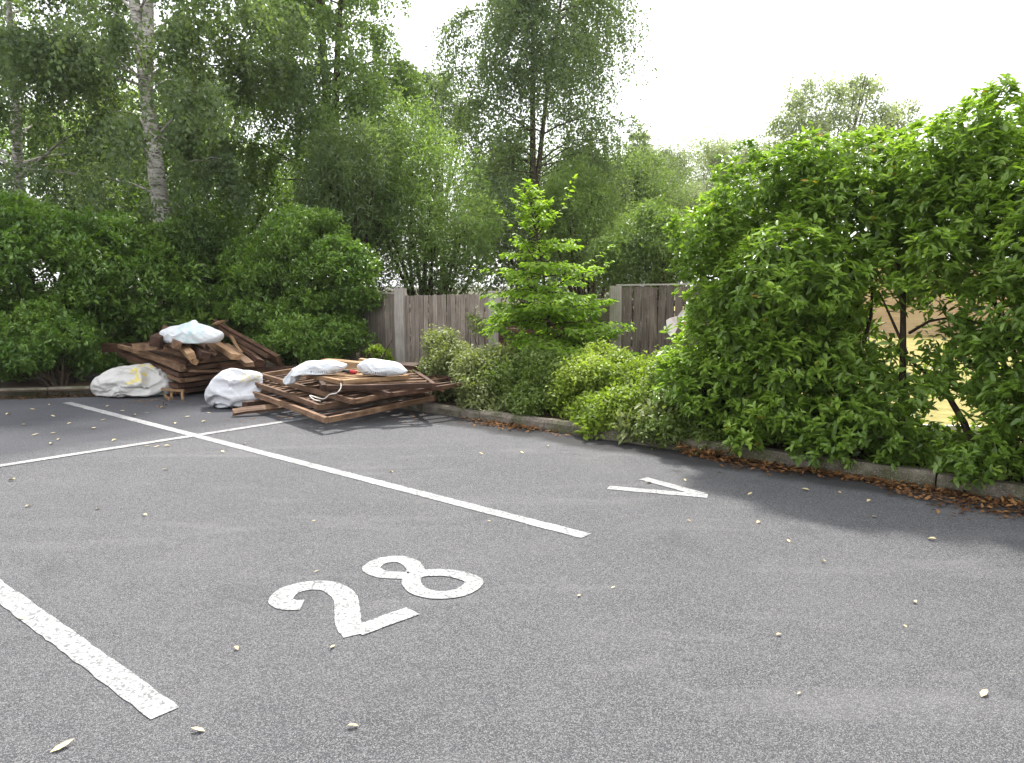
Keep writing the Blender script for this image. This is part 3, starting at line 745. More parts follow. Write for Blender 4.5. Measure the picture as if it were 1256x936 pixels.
def shrub(name, lobes, base, n, k, L, ratio, mat, label, seed, cat='shrub', group=None, depth=.2, lump=.14, freq=3.5, inside=.8, upw=.8, ang=(25, 85), spread=None, detail=False, fill=.35, jit=.4, r0=.02, stem='stem', cull=None):
    rng = np.random.default_rng(seed)
    r_ = root(name, base, label, cat, group)
    P, N = lobe_points(lobes, n, rng, depth, inside, lump, freq, seed, zmin=.06)
    if cull is not None:
        kp = cull(P, rng); P, N = P[kp], N[kp]
    B, D, Nn, Ls = tuft(P, N, rng, k, L, spread or L*.8, upw, ang, jit)
    if fill > 0:
        lb = [(*l[:3], l[3]*.72, l[4]*.72, l[5]*.72) for l in lobes]
        P2, N2 = lobe_points(lb, int(n*fill), rng, .35, .5, .1, freq, seed+1, zmin=.06)
        if cull is not None:
            kp = cull(P2, rng); P2, N2 = P2[kp], N2[kp]
        B2, D2_, Nn2, L2 = tuft(P2, N2, rng, max(3, k//2), L*1.15, spread or L, .2, (20, 100), .8)
        B = np.vstack([B, B2]); D = np.vstack([D, D2_]); Nn = np.vstack([Nn, Nn2]); Ls = np.concatenate([Ls, L2])
    tb = TB()
    if cat == 'tree':                                # one trunk that forks into limbs
        ctr = np.mean([l[:3] for l in lobes[:6]], 0); fk = Vector(base).lerp(Vector(ctr), .45)+Vector((rng.normal()*.15, rng.normal()*.15, 0))
        tb.add([Vector(base), Vector(base).lerp(fk, .5)+Vector((rng.normal()*.08, rng.normal()*.08, 0)), fk], [r0*1.5, r0*1.2, r0], 8)
        stems_to(lobes[:16], fk, rng, tb, r0*.6); tb.build('trunk', M[stem], r_, base)
    else:
        stems_to(lobes[:14], base, rng, tb, r0); tb.build('stem', M[stem], r_, base)
    cl = np.clip(.5+.35*wob(B, 2.2, seed+5)+rng.normal(size=len(B))*.22, 0, 1)
    leaves('crown' if cat == 'tree' else 'foliage', B, D, Nn, Ls, Ls*ratio, M[mat], r_, base, rng, detail=detail, tint=cl, kind='stuff')
    return r_
def blob(px, py, Y, wpx, hpx, dep=None):            # an ellipsoid seen about wpx by hpx photo pixels in size at distance Y
    p = at(px, py, Y); s = Y/FPX
    return (p.x, p.y, p.z, wpx*s/2, dep if dep else wpx*s/2, hpx*s/2)
def cluster(rng, main, n, scale=(.35, .6), out=.75):  # smaller lobes round big ones for an uneven outline
    res = list(main)
    for _ in range(n):
        m = main[rng.integers(len(main))]; d = rand_dirs(rng, 1)[0]; d[2] = abs(d[2])*1.0-.25
        s = rng.uniform(*scale)
        res.append((m[0]+d[0]*m[3]*out, m[1]+d[1]*m[4]*out, m[2]+d[2]*m[5]*out, m[3]*s, m[4]*s, m[5]*s*.85))
    return res

def lumpy(rng, main, per_m2, rad, shrink=.80, squash=.62, sink=.15):
    """shrunken main lobes covered with small overlapping clumps"""
    res = [(*m[:3], m[3]*shrink, m[4]*shrink, m[5]*shrink) for m in main]
    for m in main:
        n = int(per_m2*4*3.14*(m[3]*m[4]+m[3]*m[5]+m[4]*m[5])/3)+3
        d = rand_dirs(rng, n); d[:, 2] = np.where(d[:, 2] < -.5, -d[:, 2], d[:, 2])
        for q in d:
            r = rng.uniform(*rad); e = np.array(m[:3])+q*(np.array(m[3:6])-r*sink)
            if any(sum(((e[i]-o[i])/(o[3+i]*.72))**2 for i in range(3)) < 1 for o in main if o is not m): continue
            res.append((e[0], e[1], e[2], r, r, r*squash))
    return res

# ------------------------------------------------------------------ trees
def birch(base, H, lean, n_limb, reach, z0, n_str, per, L, leafmat, label, seed, trunk_r=.15, fork=None, strand=(.5, 1.3), droop=1.0, prof=None, group='birches behind the car park', bark='birch', name='birch_tree', zcut=None, clear=False):
    rng = np.random.default_rng(seed); base = Vector(base)
    r_ = root(name, base, label, 'tree', group)
    tb = TB(); tips = []
    def trunk(b, hh, ln, r0, ph):
        n = 12; path = []; rad = []
        for i in range(n+1):
            t = i/n
            path.append(b+Vector((ln[0]*t+.10*math.sin(t*5+ph)*t, ln[1]*t+.08*math.cos(t*4+ph)*t, hh*t))); rad.append(r0*(1-t)**.8+.012)
        tb.add(path, rad, 9); return path
    paths = [trunk(base, H, lean, trunk_r, seed)]
    if fork:
        fz, fl = fork; i = int(fz/H*12); paths.append(trunk(paths[0][i], H*.92-paths[0][i].z, fl, trunk_r*.62, seed+2))
    segs = []
    for j in range(n_limb):
        pth = paths[j % len(paths)]
        zt = rng.uniform(0, 1)**.9; z = z0+(H*.97-z0)*zt
        zz = [p.z-base.z for p in pth]; z = max(z, zz[0]+.1)
        k = min(max(int(np.searchsorted(zz, z)), 1), len(pth)-1); f = (z-zz[k-1])/(zz[k]-zz[k-1]); f = min(max(f, 0), 1)
        s = pth[k-1].lerp(pth[k], f)
        pr = prof(zt) if prof else math.sin(PI*(.18+.82*zt)**.8)**.7
        ln = reach*max(pr, .15)*rng.uniform(.55, 1.1)
        az = rng.uniform(0, 2*PI); o = Vector((math.cos(az), math.sin(az), 0)); rise = rng.uniform(.25, .8)*ln
        path = []
        for i in range(6):
            t = i/5; path.append(s+o*ln*t+Vector((0, 0, rise*(t-.55*droop*t*t*t)+.05*math.sin(t*7+j))))
        tb.add(path, [max(.035*(ln/reach)*(1-t/5.5), .005) for t in range(6)], 5)
        segs.append((path, ln))
        for _ in range(3):
            t = rng.uniform(.3, .95); i = min(int(t*5), 4); s2 = path[i].lerp(path[i+1], t*5-i)
            az2 = az+rng.uniform(-1.3, 1.3); o2 = Vector((math.cos(az2), math.sin(az2), 0)); l2 = ln*rng.uniform(.2, .5)
            p2 = [s2+o2*l2*q+Vector((0, 0, l2*(.35*q-.5*q*q))) for q in (0, .33, .66, 1)]
            tb.add(p2, [.010, .008, .006, .004], 4); segs.append((p2, l2))
    tb.build('trunk', M[bark], r_, base)
    for pth in paths:
        if not clear: k = len(pth)//3; segs.append((pth[k:], (pth[-1]-pth[k]).length*.35))
    wts = np.array([s[1] for s in segs]); wts = wts/wts.sum(); ids = rng.choice(len(segs), n_str, p=wts)
    S = np.zeros((n_str, 3)); O = np.zeros((n_str, 3))
    for q, i in enumerate(ids):
        path = segs[i][0]; t = rng.uniform(.15, 1)**.8*(len(path)-1); a = min(int(t), len(path)-2); p = path[a].lerp(path[a+1], t-a)
        S[q] = p; dv = path[a+1]-path[a]; O[q] = dv
    O = nrm(O); O[:, 2] *= .3; O += rng.normal(size=(n_str, 3))*np.array([.55, .55, .25]); O = nrm(O)
    ln = rng.uniform(*strand, n_str)
    t = rng.random((n_str, per))**.8
    Pp = S[:, None]+O[:, None]*(ln[:, None]*.55*(1-np.exp(-2.2*t)))[..., None]-UP*(droop*ln[:, None]*t**1.7*.85)[..., None]
    Pp = Pp.reshape(-1, 3)+rng.normal(size=(n_str*per, 3))*.045
    if zcut is not None: Pp = Pp[Pp[:, 2] > zcut]
    if clear:                                        # the trunk stays open to the car park
        tx = np.interp(Pp[:, 2], [p.z for p in paths[0]], [p.x for p in paths[0]]); ty = np.interp(Pp[:, 2], [p.z for p in paths[0]], [p.y for p in paths[0]])
        bad = (np.abs(Pp[:, 0]-tx-(Pp[:, 1]-ty)*tx/ty) < .22) & (Pp[:, 1] < ty) & (rng.random(len(Pp)) < .62); Pp = Pp[~bad]
    n = len(Pp)
    D = nrm(rng.normal(size=(n, 3))*.7-UP*.55); Nn = nrm(rng.normal(size=(n, 3))+UP*.4)
    Ls = L*rng.uniform(.6, 1.25, n)
    cl = np.clip(.45+.3*wob(Pp, 1.4, seed+5)+rng.normal(size=n)*.22, 0, 1)
    leaves('crown', Pp, D, Nn, Ls, Ls*.72, M[leafmat], r_, base, rng, tint=cl, kind='stuff')
    return r_

def G0(px, Y): p = at(px, 350, Y); return (p.x, p.y, 0.0)
bl = at(205, 250, 14.5)
birch((bl.x+.15, bl.y, 0), 10.2, (-1.0, .1), 48, 2.9, 1.9, 1950, 36, .076, 'birchleaf', 'tall white barked birch with drooping sprays above the far timber heap', 11, .19, (5.2, (.25, .1)), clear=True)
birch(G0(20, 16), 9.5, (.3, .2), 38, 2.7, 1.8, 1500, 36, .078, 'birchleaf', 'drooping birch at the edge beside the tall white barked one', 12, .13)
birch(G0(412, 17), 10.5, (-.2, .2), 60, 2.2, 2.0, 1900, 36, .076, 'birchleaf2', 'light green birch rising behind the round shrub', 13, .14, (4.0, (.45, .3)), prof=lambda t: (1-t)**.5*.95+.12, bark='bark')
birch(G0(650, 21.5), 12.5, (.2, .2), 84, 2.6, 1.4, 3000, 38, .082, 'birchleaf', 'tall thin crowned birch standing against the white sky above the young tree', 14, .11, (3.5, (1.0, .4)), prof=lambda t: .95-.25*t, strand=(.9, 2.2), droop=1.3, bark='bark')

def tree(px, Y, lob, n, k, L, mat, label, seed, ratio=.5, fill=.3, **kw):
    b = G0(px, Y); rng = np.random.default_rng(seed+100)
    main = [blob(*q) for q in lob]
    lobes = cluster(rng, main, 6*len(main)+8, (.2, .42), 1.0)
    return shrub('broadleaf_tree' if 'name' not in kw else kw.pop('name'), lobes, b, n, k, L, ratio, mat, label, seed, cat='tree', depth=.3, lump=.25, freq=1.6, inside=.62, upw=.2, ang=(20, 110), spread=.22, jit=.8, fill=fill, r0=.09, stem='bark', group='trees beyond the fence', **kw)
# backdrop of the wood
tree(90, 20, [(90, 250, 20, 280, 170), (40, 190, 20, 160, 110), (150, 290, 19, 260, 140)], 4600, 6, .10, 'mid', 'dense green tree filling the space behind the drooping birches', 41)
tree(290, 19, [(280, 260, 19, 190, 150), (250, 200, 19, 120, 90), (330, 290, 18.5, 190, 130)], 4200, 6, .10, 'mid', 'leafy tree between the two birches, over the far heap', 42)
tree(200, 25, [(190, 170, 25, 200, 120), (260, 130, 25, 90, 80), (110, 150, 25, 120, 90)], 2600, 6, .13, 'yellowshrub', 'paler tree showing through behind the tall white barked birch', 43)
tree(400, 22, [(410, 260, 22, 210, 180), (450, 200, 22, 130, 90)], 3000, 6, .12, 'birchleaf', 'dusky tree behind the light green birch', 44)
tree(650, 25, [(650, 270, 25, 190, 170), (600, 300, 24, 150, 120), (690, 230, 25, 120, 110)], 3800, 6, .12, 'birchleaf', 'dark leafy tree at the foot of the tall thin crowned birch', 45)
# willow bushes behind the fence
def willow(px, Y, lob, n, label, seed, mat='willow', L=.115, k=7):
    b = G0(px, Y); rng = np.random.default_rng(seed+100)
    lobes = cluster(rng, [blob(*q) for q in lob], 16, (.3, .5), .9)
    return shrub('willow_bush', lobes, b, n, k, L, .24, mat, label, seed, depth=.24, lump=.22, freq=2.4, inside=.7, upw=.4, ang=(15, 80), spread=.18, jit=.6, fill=.35, r0=.05, group='willow bushes behind the fence')
willow(520, 14.8, [(530, 270, 14.8, 150, 190), (470, 290, 14.6, 150, 160), (560, 310, 14.6, 90, 120), (505, 190, 15.2, 90, 130)], 5200, 'feathery willow bush behind the board fence, reaching over the boards', 51, 'birchleaf2')
willow(420, 14.2, [(420, 270, 14.2, 110, 190), (440, 220, 14.3, 110, 140)], 2800, 'dark willow bush squeezed between the round shrub and the fence', 52, 'birchleaf')
willow(800, 14.5, [(798, 300, 14.5, 96, 100), (770, 325, 14.4, 90, 80), (825, 320, 14.4, 70, 80)], 4200, 'rounded green bush just behind the grey fence by the hedge', 53, 'willow', .10)
willow(725, 17, [(725, 290, 17, 100, 120), (700, 250, 17.5, 90, 110)], 3000, 'pale bush behind the young tree', 54, 'willow', .11)
tree(740, 26, [(735, 250, 26, 110, 130), (790, 235, 26, 110, 90)], 6000, 7, .10, 'willow', 'pale willow in the gap between the tall birch and the rounded bush', 46, ratio=.3)
tree(860, 30, [(860, 225, 30, 130, 110), (800, 215, 30, 90, 70), (905, 215, 30, 90, 90), (850, 270, 29, 170, 80)], 9500, 7, .115, 'grey', 'wide grey-green willow in the distance left of the hedge top', 47, ratio=.35)
tree(1030, 28, [(1000, 135, 28, 76, 76), (962, 170, 28, 46, 60), (1098, 150, 28, 56, 52), (1055, 120, 28, 56, 52), (1030, 180, 28, 140, 80)], 3000, 6, .13, 'grey', 'airy grey-green tree rising behind the hedge against the sky', 48, ratio=.5, fill=.0)
tree(540, 30, [(545, 150, 30, 60, 110), (530, 110, 30, 60, 40)], 1800, 6, .11, 'birchleaf', 'thin distant tree top in the sky gap between the birches', 49)
# distant conifer tip
cb = G0(781, 38); ct = root('conifer', cb, 'small dark conifer tip poking above the distant willows', 'tree')
rng = np.random.default_rng(77); tz = at(781, 166, 38).z
b_ = TB(); b_.add([Vector(cb), Vector((cb[0], cb[1], tz))], [.16, .02], 6); b_.build('trunk', M['bark'], ct, cb)
n = 2600; hh = rng.random(n)**1.3; az = rng.choice(9, n)*.7+rng.normal(size=n)*.12+np.floor(hh*9)*.4; zz = tz-np.floor(hh*9)*.42-.05; q = rng.random(n)
rr_ = (.35+hh*1.5)*q
P = np.stack([cb[0]+np.cos(az)*rr_, cb[1]+np.sin(az)*rr_, zz+.35*q-.45*q*q*(1+hh)], 1)
D = np.stack([np.cos(az), np.sin(az), -.6+rng.normal(size=n)*.5], 1)+rng.normal(size=(n, 3))*.4
leaves('crown', P, D, rand_dirs(rng, n), np.full(n, .28), np.full(n, .05), M['grey'], ct, cb, rng, kind='stuff')

# ------------------------------------------------------------------ undergrowth on the left
def bush(name, px, Y, lob, n, L, mat, label, seed, k=7, ratio=.42, dens=3.6, rad=(.2, .40), group=None, **kw):
    rng = np.random.default_rng(seed+100)
    lobes = lumpy(rng, [blob(*q) for q in lob], dens, rad)
    return shrub(name, lobes, G0(px, Y), n, k, L, ratio, mat, label, seed, depth=.16, lump=.15, freq=6, inside=.86, group=group, **kw)
UG = 'bushes behind the left kerb'
bush('evergreen_bush', 60, 11.9, [(50, 350, 11.9, 150, 170), (105, 315, 12.1, 90, 90), (-30, 340, 11.8, 140, 180), (20, 275, 12.0, 70, 60)], 8000, .095, 'mid', 'wide leafy bush at the photo edge behind the low front bush', 61, group=UG)
bush('evergreen_bush', 190, 12.9, [(175, 360, 12.9, 140, 140), (140, 300, 12.9, 80, 60), (225, 370, 12.9, 110, 110), (150, 420, 12.6, 110, 90), (205, 305, 13, 60, 50)], 7500, .095, 'mid', 'leafy bush directly behind the far timber heap', 62, group=UG)
bush('evergreen_bush', 265, 12.8, [(265, 350, 13.2, 110, 130), (240, 300, 13.2, 90, 60), (290, 400, 13.0, 90, 90)], 6000, .08, 'dark', 'dark bush between the far heap and the round shrub', 63, group=UG)
bush('low_bush', 65, 10.9, [(52, 428, 11.2, 112, 76), (10, 440, 11.1, 80, 66), (100, 446, 11.4, 44, 40)], 5200, .075, 'mid', 'low spreading bush above the left kerb beside the woven bag', 64, group=UG)
bush('round_shrub', 370, 12.7, [(375, 325, 12.7, 104, 130), (340, 370, 12.7, 116, 120), (412, 360, 12.5, 92, 130), (380, 420, 12.3, 130, 90), (316, 350, 12.9, 70, 100)], 11000, .078, 'mid', 'bright rounded evergreen shrub standing beside the fence end', 65, k=8, ratio=.4, dens=6.0, rad=(.16, .30))
bush('fern_tuft', 450, 11.0, [(468, 440, 11.6, 30, 26)], 260, .07, 'yellowshrub', 'small light tuft growing at the fence foot behind the tan board', 66, rad=(.05, .09))

# ------------------------------------------------------------------ low shrubs along the kerb
KG = 'low shrubs along the kerb'
def low(px, Y, lob, n, mat, label, seed, L=.048, k=7, ratio=.52, name='low_shrub', **kw):
    rng = np.random.default_rng(seed+100)
    lobes = lumpy(rng, [blob(*q) for q in lob], 20, (.06, .19), .72, .85, -.15)
    return shrub(name, lobes, (*G0(px, Y)[:2], .08), n, k, L, ratio, mat, label, seed, depth=.34, lump=.32, freq=9, inside=.8, group=KG, upw=.7, spread=.09, ang=(35, 95), r0=.008, **kw)
low(555, 9.6, [(550, 465, 9.7, 50, 80), (578, 475, 9.5, 56, 66), (542, 438, 9.9, 36, 44)], 3000, 'greyshrub', 'grey-green twiggy shrub at the end of the slatted stack', 71)
low(595, 9.1, [(602, 472, 9.3, 64, 70), (582, 488, 9.0, 46, 50), (608, 494, 8.9, 50, 36)], 2800, 'greyshrub', 'grey-green low shrub with leaf litter at its foot', 72)
low(655, 8.9, [(650, 474, 9.0, 76, 70), (682, 480, 8.8, 70, 66), (622, 470, 9.2, 60, 56), (660, 494, 8.6, 70, 30)], 4200, 'lonicera', 'green low shrub below the young tree', 73)
low(735, 8.4, [(730, 480, 8.5, 76, 66), (762, 468, 8.7, 62, 50), (735, 446, 8.9, 22, 44), (708, 490, 8.4, 56, 54), (720, 506, 8.2, 44, 28)], 4600, 'yellowshrub', 'yellow-green shrub in front of the old horizontal boards', 74)
low(800, 8.0, [(795, 482, 8.2, 76, 56), (775, 506, 7.8, 84, 56), (825, 480, 8.1, 70, 76), (745, 516, 7.8, 60, 44), (785, 526, 7.5, 56, 32)], 5200, 'yellowshrub', 'light green spreading shrub beside the hedge foot', 75)
low(850, 7.3, [(845, 512, 7.5, 90, 80), (822, 530, 7.3, 90, 56), (868, 490, 7.5, 70, 90), (850, 546, 7.0, 60, 26), (812, 490, 7.8, 70, 70)], 6500, 'lonicera', 'small leaved green shrub spilling over the kerb under the hedge', 76)
low(735, 7.8, [(738, 520, 7.7, 44, 30)], 300, 'yellowshrub', 'broad leaved light green weed at the kerb edge', 78, L=.07, k=6, ratio=.6, name='leafy_weed', detail=True)
low(800, 7.25, [(808, 524, 7.3, 56, 36), (790, 530, 7.25, 30, 30)], 260, 'greyshrub', 'pale big leaved sprig in front of the light green shrub', 79, L=.085, k=6, ratio=.45, name='leafy_weed', detail=True)
low(582, 11.9, [(580, 397, 11.45, 15, 12)], 60, 'lonicera', 'small clump of creeper hanging on the grey fence boards', 80, L=.045, name='creeper')

# ------------------------------------------------------------------ the big hedge
rng = np.random.default_rng(90)
hb = K(1.6, .75, .09)
hedge = root('laurel_hedge', hb, 'tall glossy green hedge along the kerb with a ragged hole in it', 'hedge')
def top(s): return float(np.interp(s, [-.6, -.3, 0, .3, .6, .9, 1.2, 1.5, 1.8, 2.2, 3, 5, 6.5], [1.7, 2.15, 2.45, 2.62, 2.70, 2.66, 2.52, 2.70, 2.84, 2.60, 2.7, 2.75, 2.6]))
hl_ = []
for s in np.arange(-.18, 6.4, .36):
    T = top(s); z = .38
    while z < T-.25:
        rr = rng.uniform(.34, .46)
        for nn in (.42+.22*max(0, z-1.6), .95):
            q = K(s+rng.uniform(-.12, .12), nn+rng.uniform(-.12, .12), 0)
            hl_.append((q.x, q.y, z+rng.uniform(-.08, .08), rr, rr, rr*.85))
        z += .36
    for _ in range(5):
        q = K(s+rng.uniform(-.2, .2), rng.uniform(.35, 1.0)); r3 = rng.uniform(.2, .34); hl_.append((q.x, q.y, T-r3*.9+rng.uniform(-.08, .12), r3, r3, r3))
for s, nn, z, rr in ((.55, -.02, 1.72, .42), (.80, .0, 1.55, .36), (.35, .02, 1.45, .40), (.15, .2, 1.0, .42), (.6, .2, .95, .42), (1.0, .15, .45, .33), (2.35, .1, 1.7, .4), (2.4, .15, 1.1, .4), (2.3, .15, 2.1, .35), (1.75, .4, 2.65, .22), (1.85, .6, 2.72, .2), (2.0, .15, .35, .28), (1.45, .2, .3, .25), (.25, -.06, .24, .17), (.85, -.08, .22, .19), (1.0, -.05, .30, .16), (1.95, -.08, .24, .18), (2.05, -.04, .36, .15), (1.72, .5, 2.86, .12), (1.9, .45, 2.9, .13)):
    q = K(s, nn); hl_.append((q.x, q.y, z, rr, rr, rr*.85))
for _ in range(150):
    s = rng.uniform(-.42, 4.6); z = rng.uniform(.3, top(s)-.05); rr = rng.uniform(.14, .26)
    if any(((s-a)/(ra+.12))**2+((z-b)/(rb+.12))**2 < 1 for a, b, ra, rb in ((1.16, 1.2, .09, .26), (1.4, 1.16, .2, .15), (1.7, .5, .21, .1))): continue
    if 1.0 < s < 1.4 and 1.35 < z < 2.2: continue
    q = K(s, rng.uniform(-.02, .18)+.28*max(0, z-1.5)); hl_.append((q.x, q.y, z, rr, rr, rr*.7))
KAn = np.array(KA); KEn = np.array(KE); KNn = np.array(KN)
HOLES = [(1.14, 1.20, .12, .33, .985), (1.40, 1.15, .28, .20, .985), (1.70, .50, .28, .15, .985), (1.64, 1.36, .13, .11, .93), (1.92, 1.30, .12, .14, .93), (1.35, .84, .18, .10, .9), (1.75, .84, .14, .08, .85), (2.05, .95, .08, .08, .8)]
def hole_cull(P, rng):
    # looked at square on: s along the kerb, z up; the gap leans with the passing light, right through the hedge
    s = (P-KAn)@KEn; nn = (P-KAn)@KNn; z = P[:, 2]
    s2 = s+(nn-.4)*.14; z2 = z+(nn-.4)*.03
    keep = np.ones(len(P), bool)
    for a, b, ra, rb, pr in HOLES:
        q = ((s2-a)/ra)**2+((z2-b)/rb)**2+.75*wob(P, 10, 3)+.35*wob(P, 22, 4)
        keep &= ~((q < 1) & (rng.random(len(P)) < pr))
    thin = (s2 > 1.0) & (s2 < 2.15) & (z2 > .35) & (z2 < 1.45)
    keep &= ~(thin & (rng.random(len(P)) < .12))
    return keep
P, N = lobe_points(hl_, 56000, rng, .13, .84, .22, 7, 91, zmin=.1)
kp = hole_cull(P, rng); P, N = P[kp], N[kp]
B, D, Nn, Ls = tuft(P, N, rng, 9, .071, .032, .95, (45, 88), .25)
cl = np.clip(.42+.28*wob(B, 3.0, 17)+np.repeat(rng.normal(size=len(P))*.16, 9)+rng.normal(size=len(B))*.10, 0, 1)
cl[rng.random(len(B)) < .004] = 2.0
# the 300 leaves that show largest, each on its own
nn = (B-KAn)@KNn; s_ = (B-KAn)@KEn
score = np.linalg.norm(B-np.array([0, 0, CAM_H]), axis=1)+np.where((s_ > -.5) & (s_ < 2.15), 0, 9)+rng.random(len(B))*1.6+np.maximum(nn-.15, 0)*3
pick = np.argsort(score)[:300]
rest = np.ones(len(B), bool); rest[pick] = False
leaves('foliage', B[rest], D[rest], Nn[rest], Ls[rest], Ls[rest]*.44, M['laurel'], hedge, hb, rng, True, .2, .16, cl[rest], kind='stuff')
lv0 = []
for t_ in (.15, .4, .65, .9):
    V, k_, f_ = leaf_verts(np.zeros((1, 3)), np.array([[1., 0, 0]]), np.array([[0, 0, 1.]]), [1.0], [.44], True, .2, .16)
    me = big_mesh('leaf', V, k_, f_, np.array([t_])); me.materials.append(M['laurel']); lv0.append(me)
for i in pick:
    x = Vector(D[i]).normalized(); n_ = Vector(Nn[i]); y = n_.cross(x).normalized(); z = x.cross(y)
    m = Matrix((x, y, z)).transposed().to_4x4() @ Matrix.Scale(float(Ls[i]), 4); m.translation = Vector(B[i])-hb
    o = bpy.data.objects.new('leaf', lv0[min(int(cl[i]*4), 3)]); C.objects.link(o); o.parent = hedge; o.matrix_basis = m
lb = [(*l[:3], l[3]*.7, l[4]*.7, l[5]*.7) for l in hl_]
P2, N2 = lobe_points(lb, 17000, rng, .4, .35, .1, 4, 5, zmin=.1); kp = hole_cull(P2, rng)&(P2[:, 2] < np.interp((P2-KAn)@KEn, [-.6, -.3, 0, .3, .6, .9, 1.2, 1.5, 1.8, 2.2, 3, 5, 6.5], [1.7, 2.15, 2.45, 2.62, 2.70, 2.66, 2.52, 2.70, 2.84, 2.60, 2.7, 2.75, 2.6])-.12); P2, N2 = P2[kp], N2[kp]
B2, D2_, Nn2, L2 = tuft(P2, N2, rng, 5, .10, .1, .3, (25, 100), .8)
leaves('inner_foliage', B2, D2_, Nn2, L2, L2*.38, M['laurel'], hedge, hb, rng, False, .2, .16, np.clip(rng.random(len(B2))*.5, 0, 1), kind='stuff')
tb = TB()
for s, nn in ((-.1, .7), (.4, .6), (.85, .8), (2.3, .7), (2.9, .7), (3.6, .7), (4.3, .7), (5.2, .7), (6.0, .7)):
    for q in range(3):
        b0 = K(s+rng.uniform(-.06, .06), nn+rng.uniform(-.05, .05), .08); e = K(s+rng.uniform(-.55, .55), nn+rng.uniform(-.3, .3), rng.uniform(1.5, 2.4))
        m = b0.lerp(e, .4)+Vector((rng.normal()*.07, rng.normal()*.07, .06)); m2 = b0.lerp(e, .7)+Vector((rng.normal()*.09, rng.normal()*.09, .03))
        tb.add([b0, m, m2, e], [.028, .021, .014, .006], 6)
        for _ in range(3):
            a = m.lerp(m2, rng.random()); c = a+Vector((rng.normal()*.28, rng.normal()*.2, rng.uniform(-.05, .35))); tb.add([a, a.lerp(c, .5)+Vector((0, 0, .03)), c], [.008, .006, .003], 4)
tb.add([K(1.95, .35, .12), K(1.80, .45, .45), K(1.62, .5, .72), K(1.3, .55, .95)], [.030, .026, .018, .008], 6)
tb.add([K(1.36, .5, .1), K(1.33, .5, .9), K(1.30, .5, 1.45), K(1.22, .5, 1.8)], [.03, .026, .02, .01], 6)
tb.add([K(1.36, .5, 1.12), K(1.5, .5, 1.22), K(1.68, .5, 1.26), K(1.9, .5, 1.2)], [.014, .011, .008, .004], 5)
tb.add([K(1.36, .5, .95), K(1.24, .5, 1.2), K(1.12, .5, 1.45)], [.014, .011, .006], 5)
tb.build('stem', M['stem'], hedge, hb)

# ------------------------------------------------------------------ the young tree
rng = np.random.default_rng(120)
sb = at(668, 470, 9.9); sb = Vector((sb.x, sb.y, .09))
sap = root('young_tree', sb, 'young tree with bright yellow-green leaves in tiers before the fences', 'tree')
tb = TB(); topp = at(657, 232, 9.9)
tr = [sb.lerp(topp, t)+Vector((.09*math.sin(t*4.2), 0, 0)) for t in np.linspace(0, 1, 9)]
tb.add(tr, [.026*(1-t)+.004 for t in np.linspace(0, 1, 9)], 6)
LP, LD, LN = [], [], []
def twig(p, d, ln, r0, lvl):
    n = max(3, int(ln/.06)); path = [p]; d = d.normalized()
    for i in range(n):
        d = (d+Vector((rng.normal()*.10, rng.normal()*.10, -.035+rng.normal()*.05))).normalized(); path.append(path[-1]+d*ln/n)
    tb.add(path, [max(r0*(1-i/(n+.5)), .002) for i in range(n+1)], 4)
    for i in range(1, n+1):
        for sg in (1, -1):
            if lvl == 0 and i < n*.25: continue
            s = Vector((-d.y, d.x, 0)).normalized()*sg
            LP.append(path[i]+Vector(rng.normal(size=3)*.012)); LD.append(s*.8+d*.65+Vector((0, 0, -.38+rng.normal()*.28))+Vector(rng.normal(size=3)*.15)); LN.append(Vector((0, 0, 1))+Vector(rng.normal(size=3)*.35))
    LP.append(path[-1]); LD.append(d); LN.append(Vector((0, 0, 1)))
    if lvl < 2:
        for i in range(1, n):
            if rng.random() < (.75 if lvl == 0 else .35):
                sg = 1 if rng.random() < .5 else -1; s = Vector((-d.y, d.x, 0)).normalized()*sg
                twig(path[i], s*.75+d*.8+Vector((0, 0, .1)), ln*rng.uniform(.25, .5)*(1-.4*i/n), r0*.5, lvl+1)
for j in range(118):
    t = .08+.90*(j/117)**1.35; i = min(int(t*8), 7); p = tr[i].lerp(tr[i+1], t*8-i)
    ln = float(np.interp(t, [.10, .35, .5, .7, .85, 1.0], [.95, .95, .82, .48, .32, .2]))*rng.uniform(.7, 1.1)
    az = j*2.4+rng.normal()*.3; twig(p, Vector((math.cos(az), math.sin(az), rng.uniform(.1, .45) if t < .75 else rng.uniform(.6, 1.3))), ln, .010, 0)
for e, s_i in ((at(585, 331, 9.7), 4), (at(590, 262, 9.8), 5), (at(760, 322, 9.9), 4), (at(715, 224, 9.9), 6), (at(600, 395, 9.6), 3)):
    p = tr[s_i]; twig(p, e-p+Vector((0, 0, .12)), (e-p).length*1.02, .009, 2)
tb.build('trunk', M['stem'], sap, sb)
P = np.array([tuple(v) for v in LP]); D = np.array([tuple(v) for v in LD]); Nn = np.array([tuple(v) for v in LN])
Ls = .070*rng.uniform(.6, 1.25, len(P))
cl = np.clip(.25+.28*(P[:, 2]-.6)+rng.normal(size=len(P))*.16, 0, 1)*.6+.4*rng.random(len(P))
leaves('crown', P, D, Nn, Ls, Ls*.55, M['sap'], sap, sb, rng, True, .12, .15, cl, kind='stuff')
print('sapling leaves', len(P))

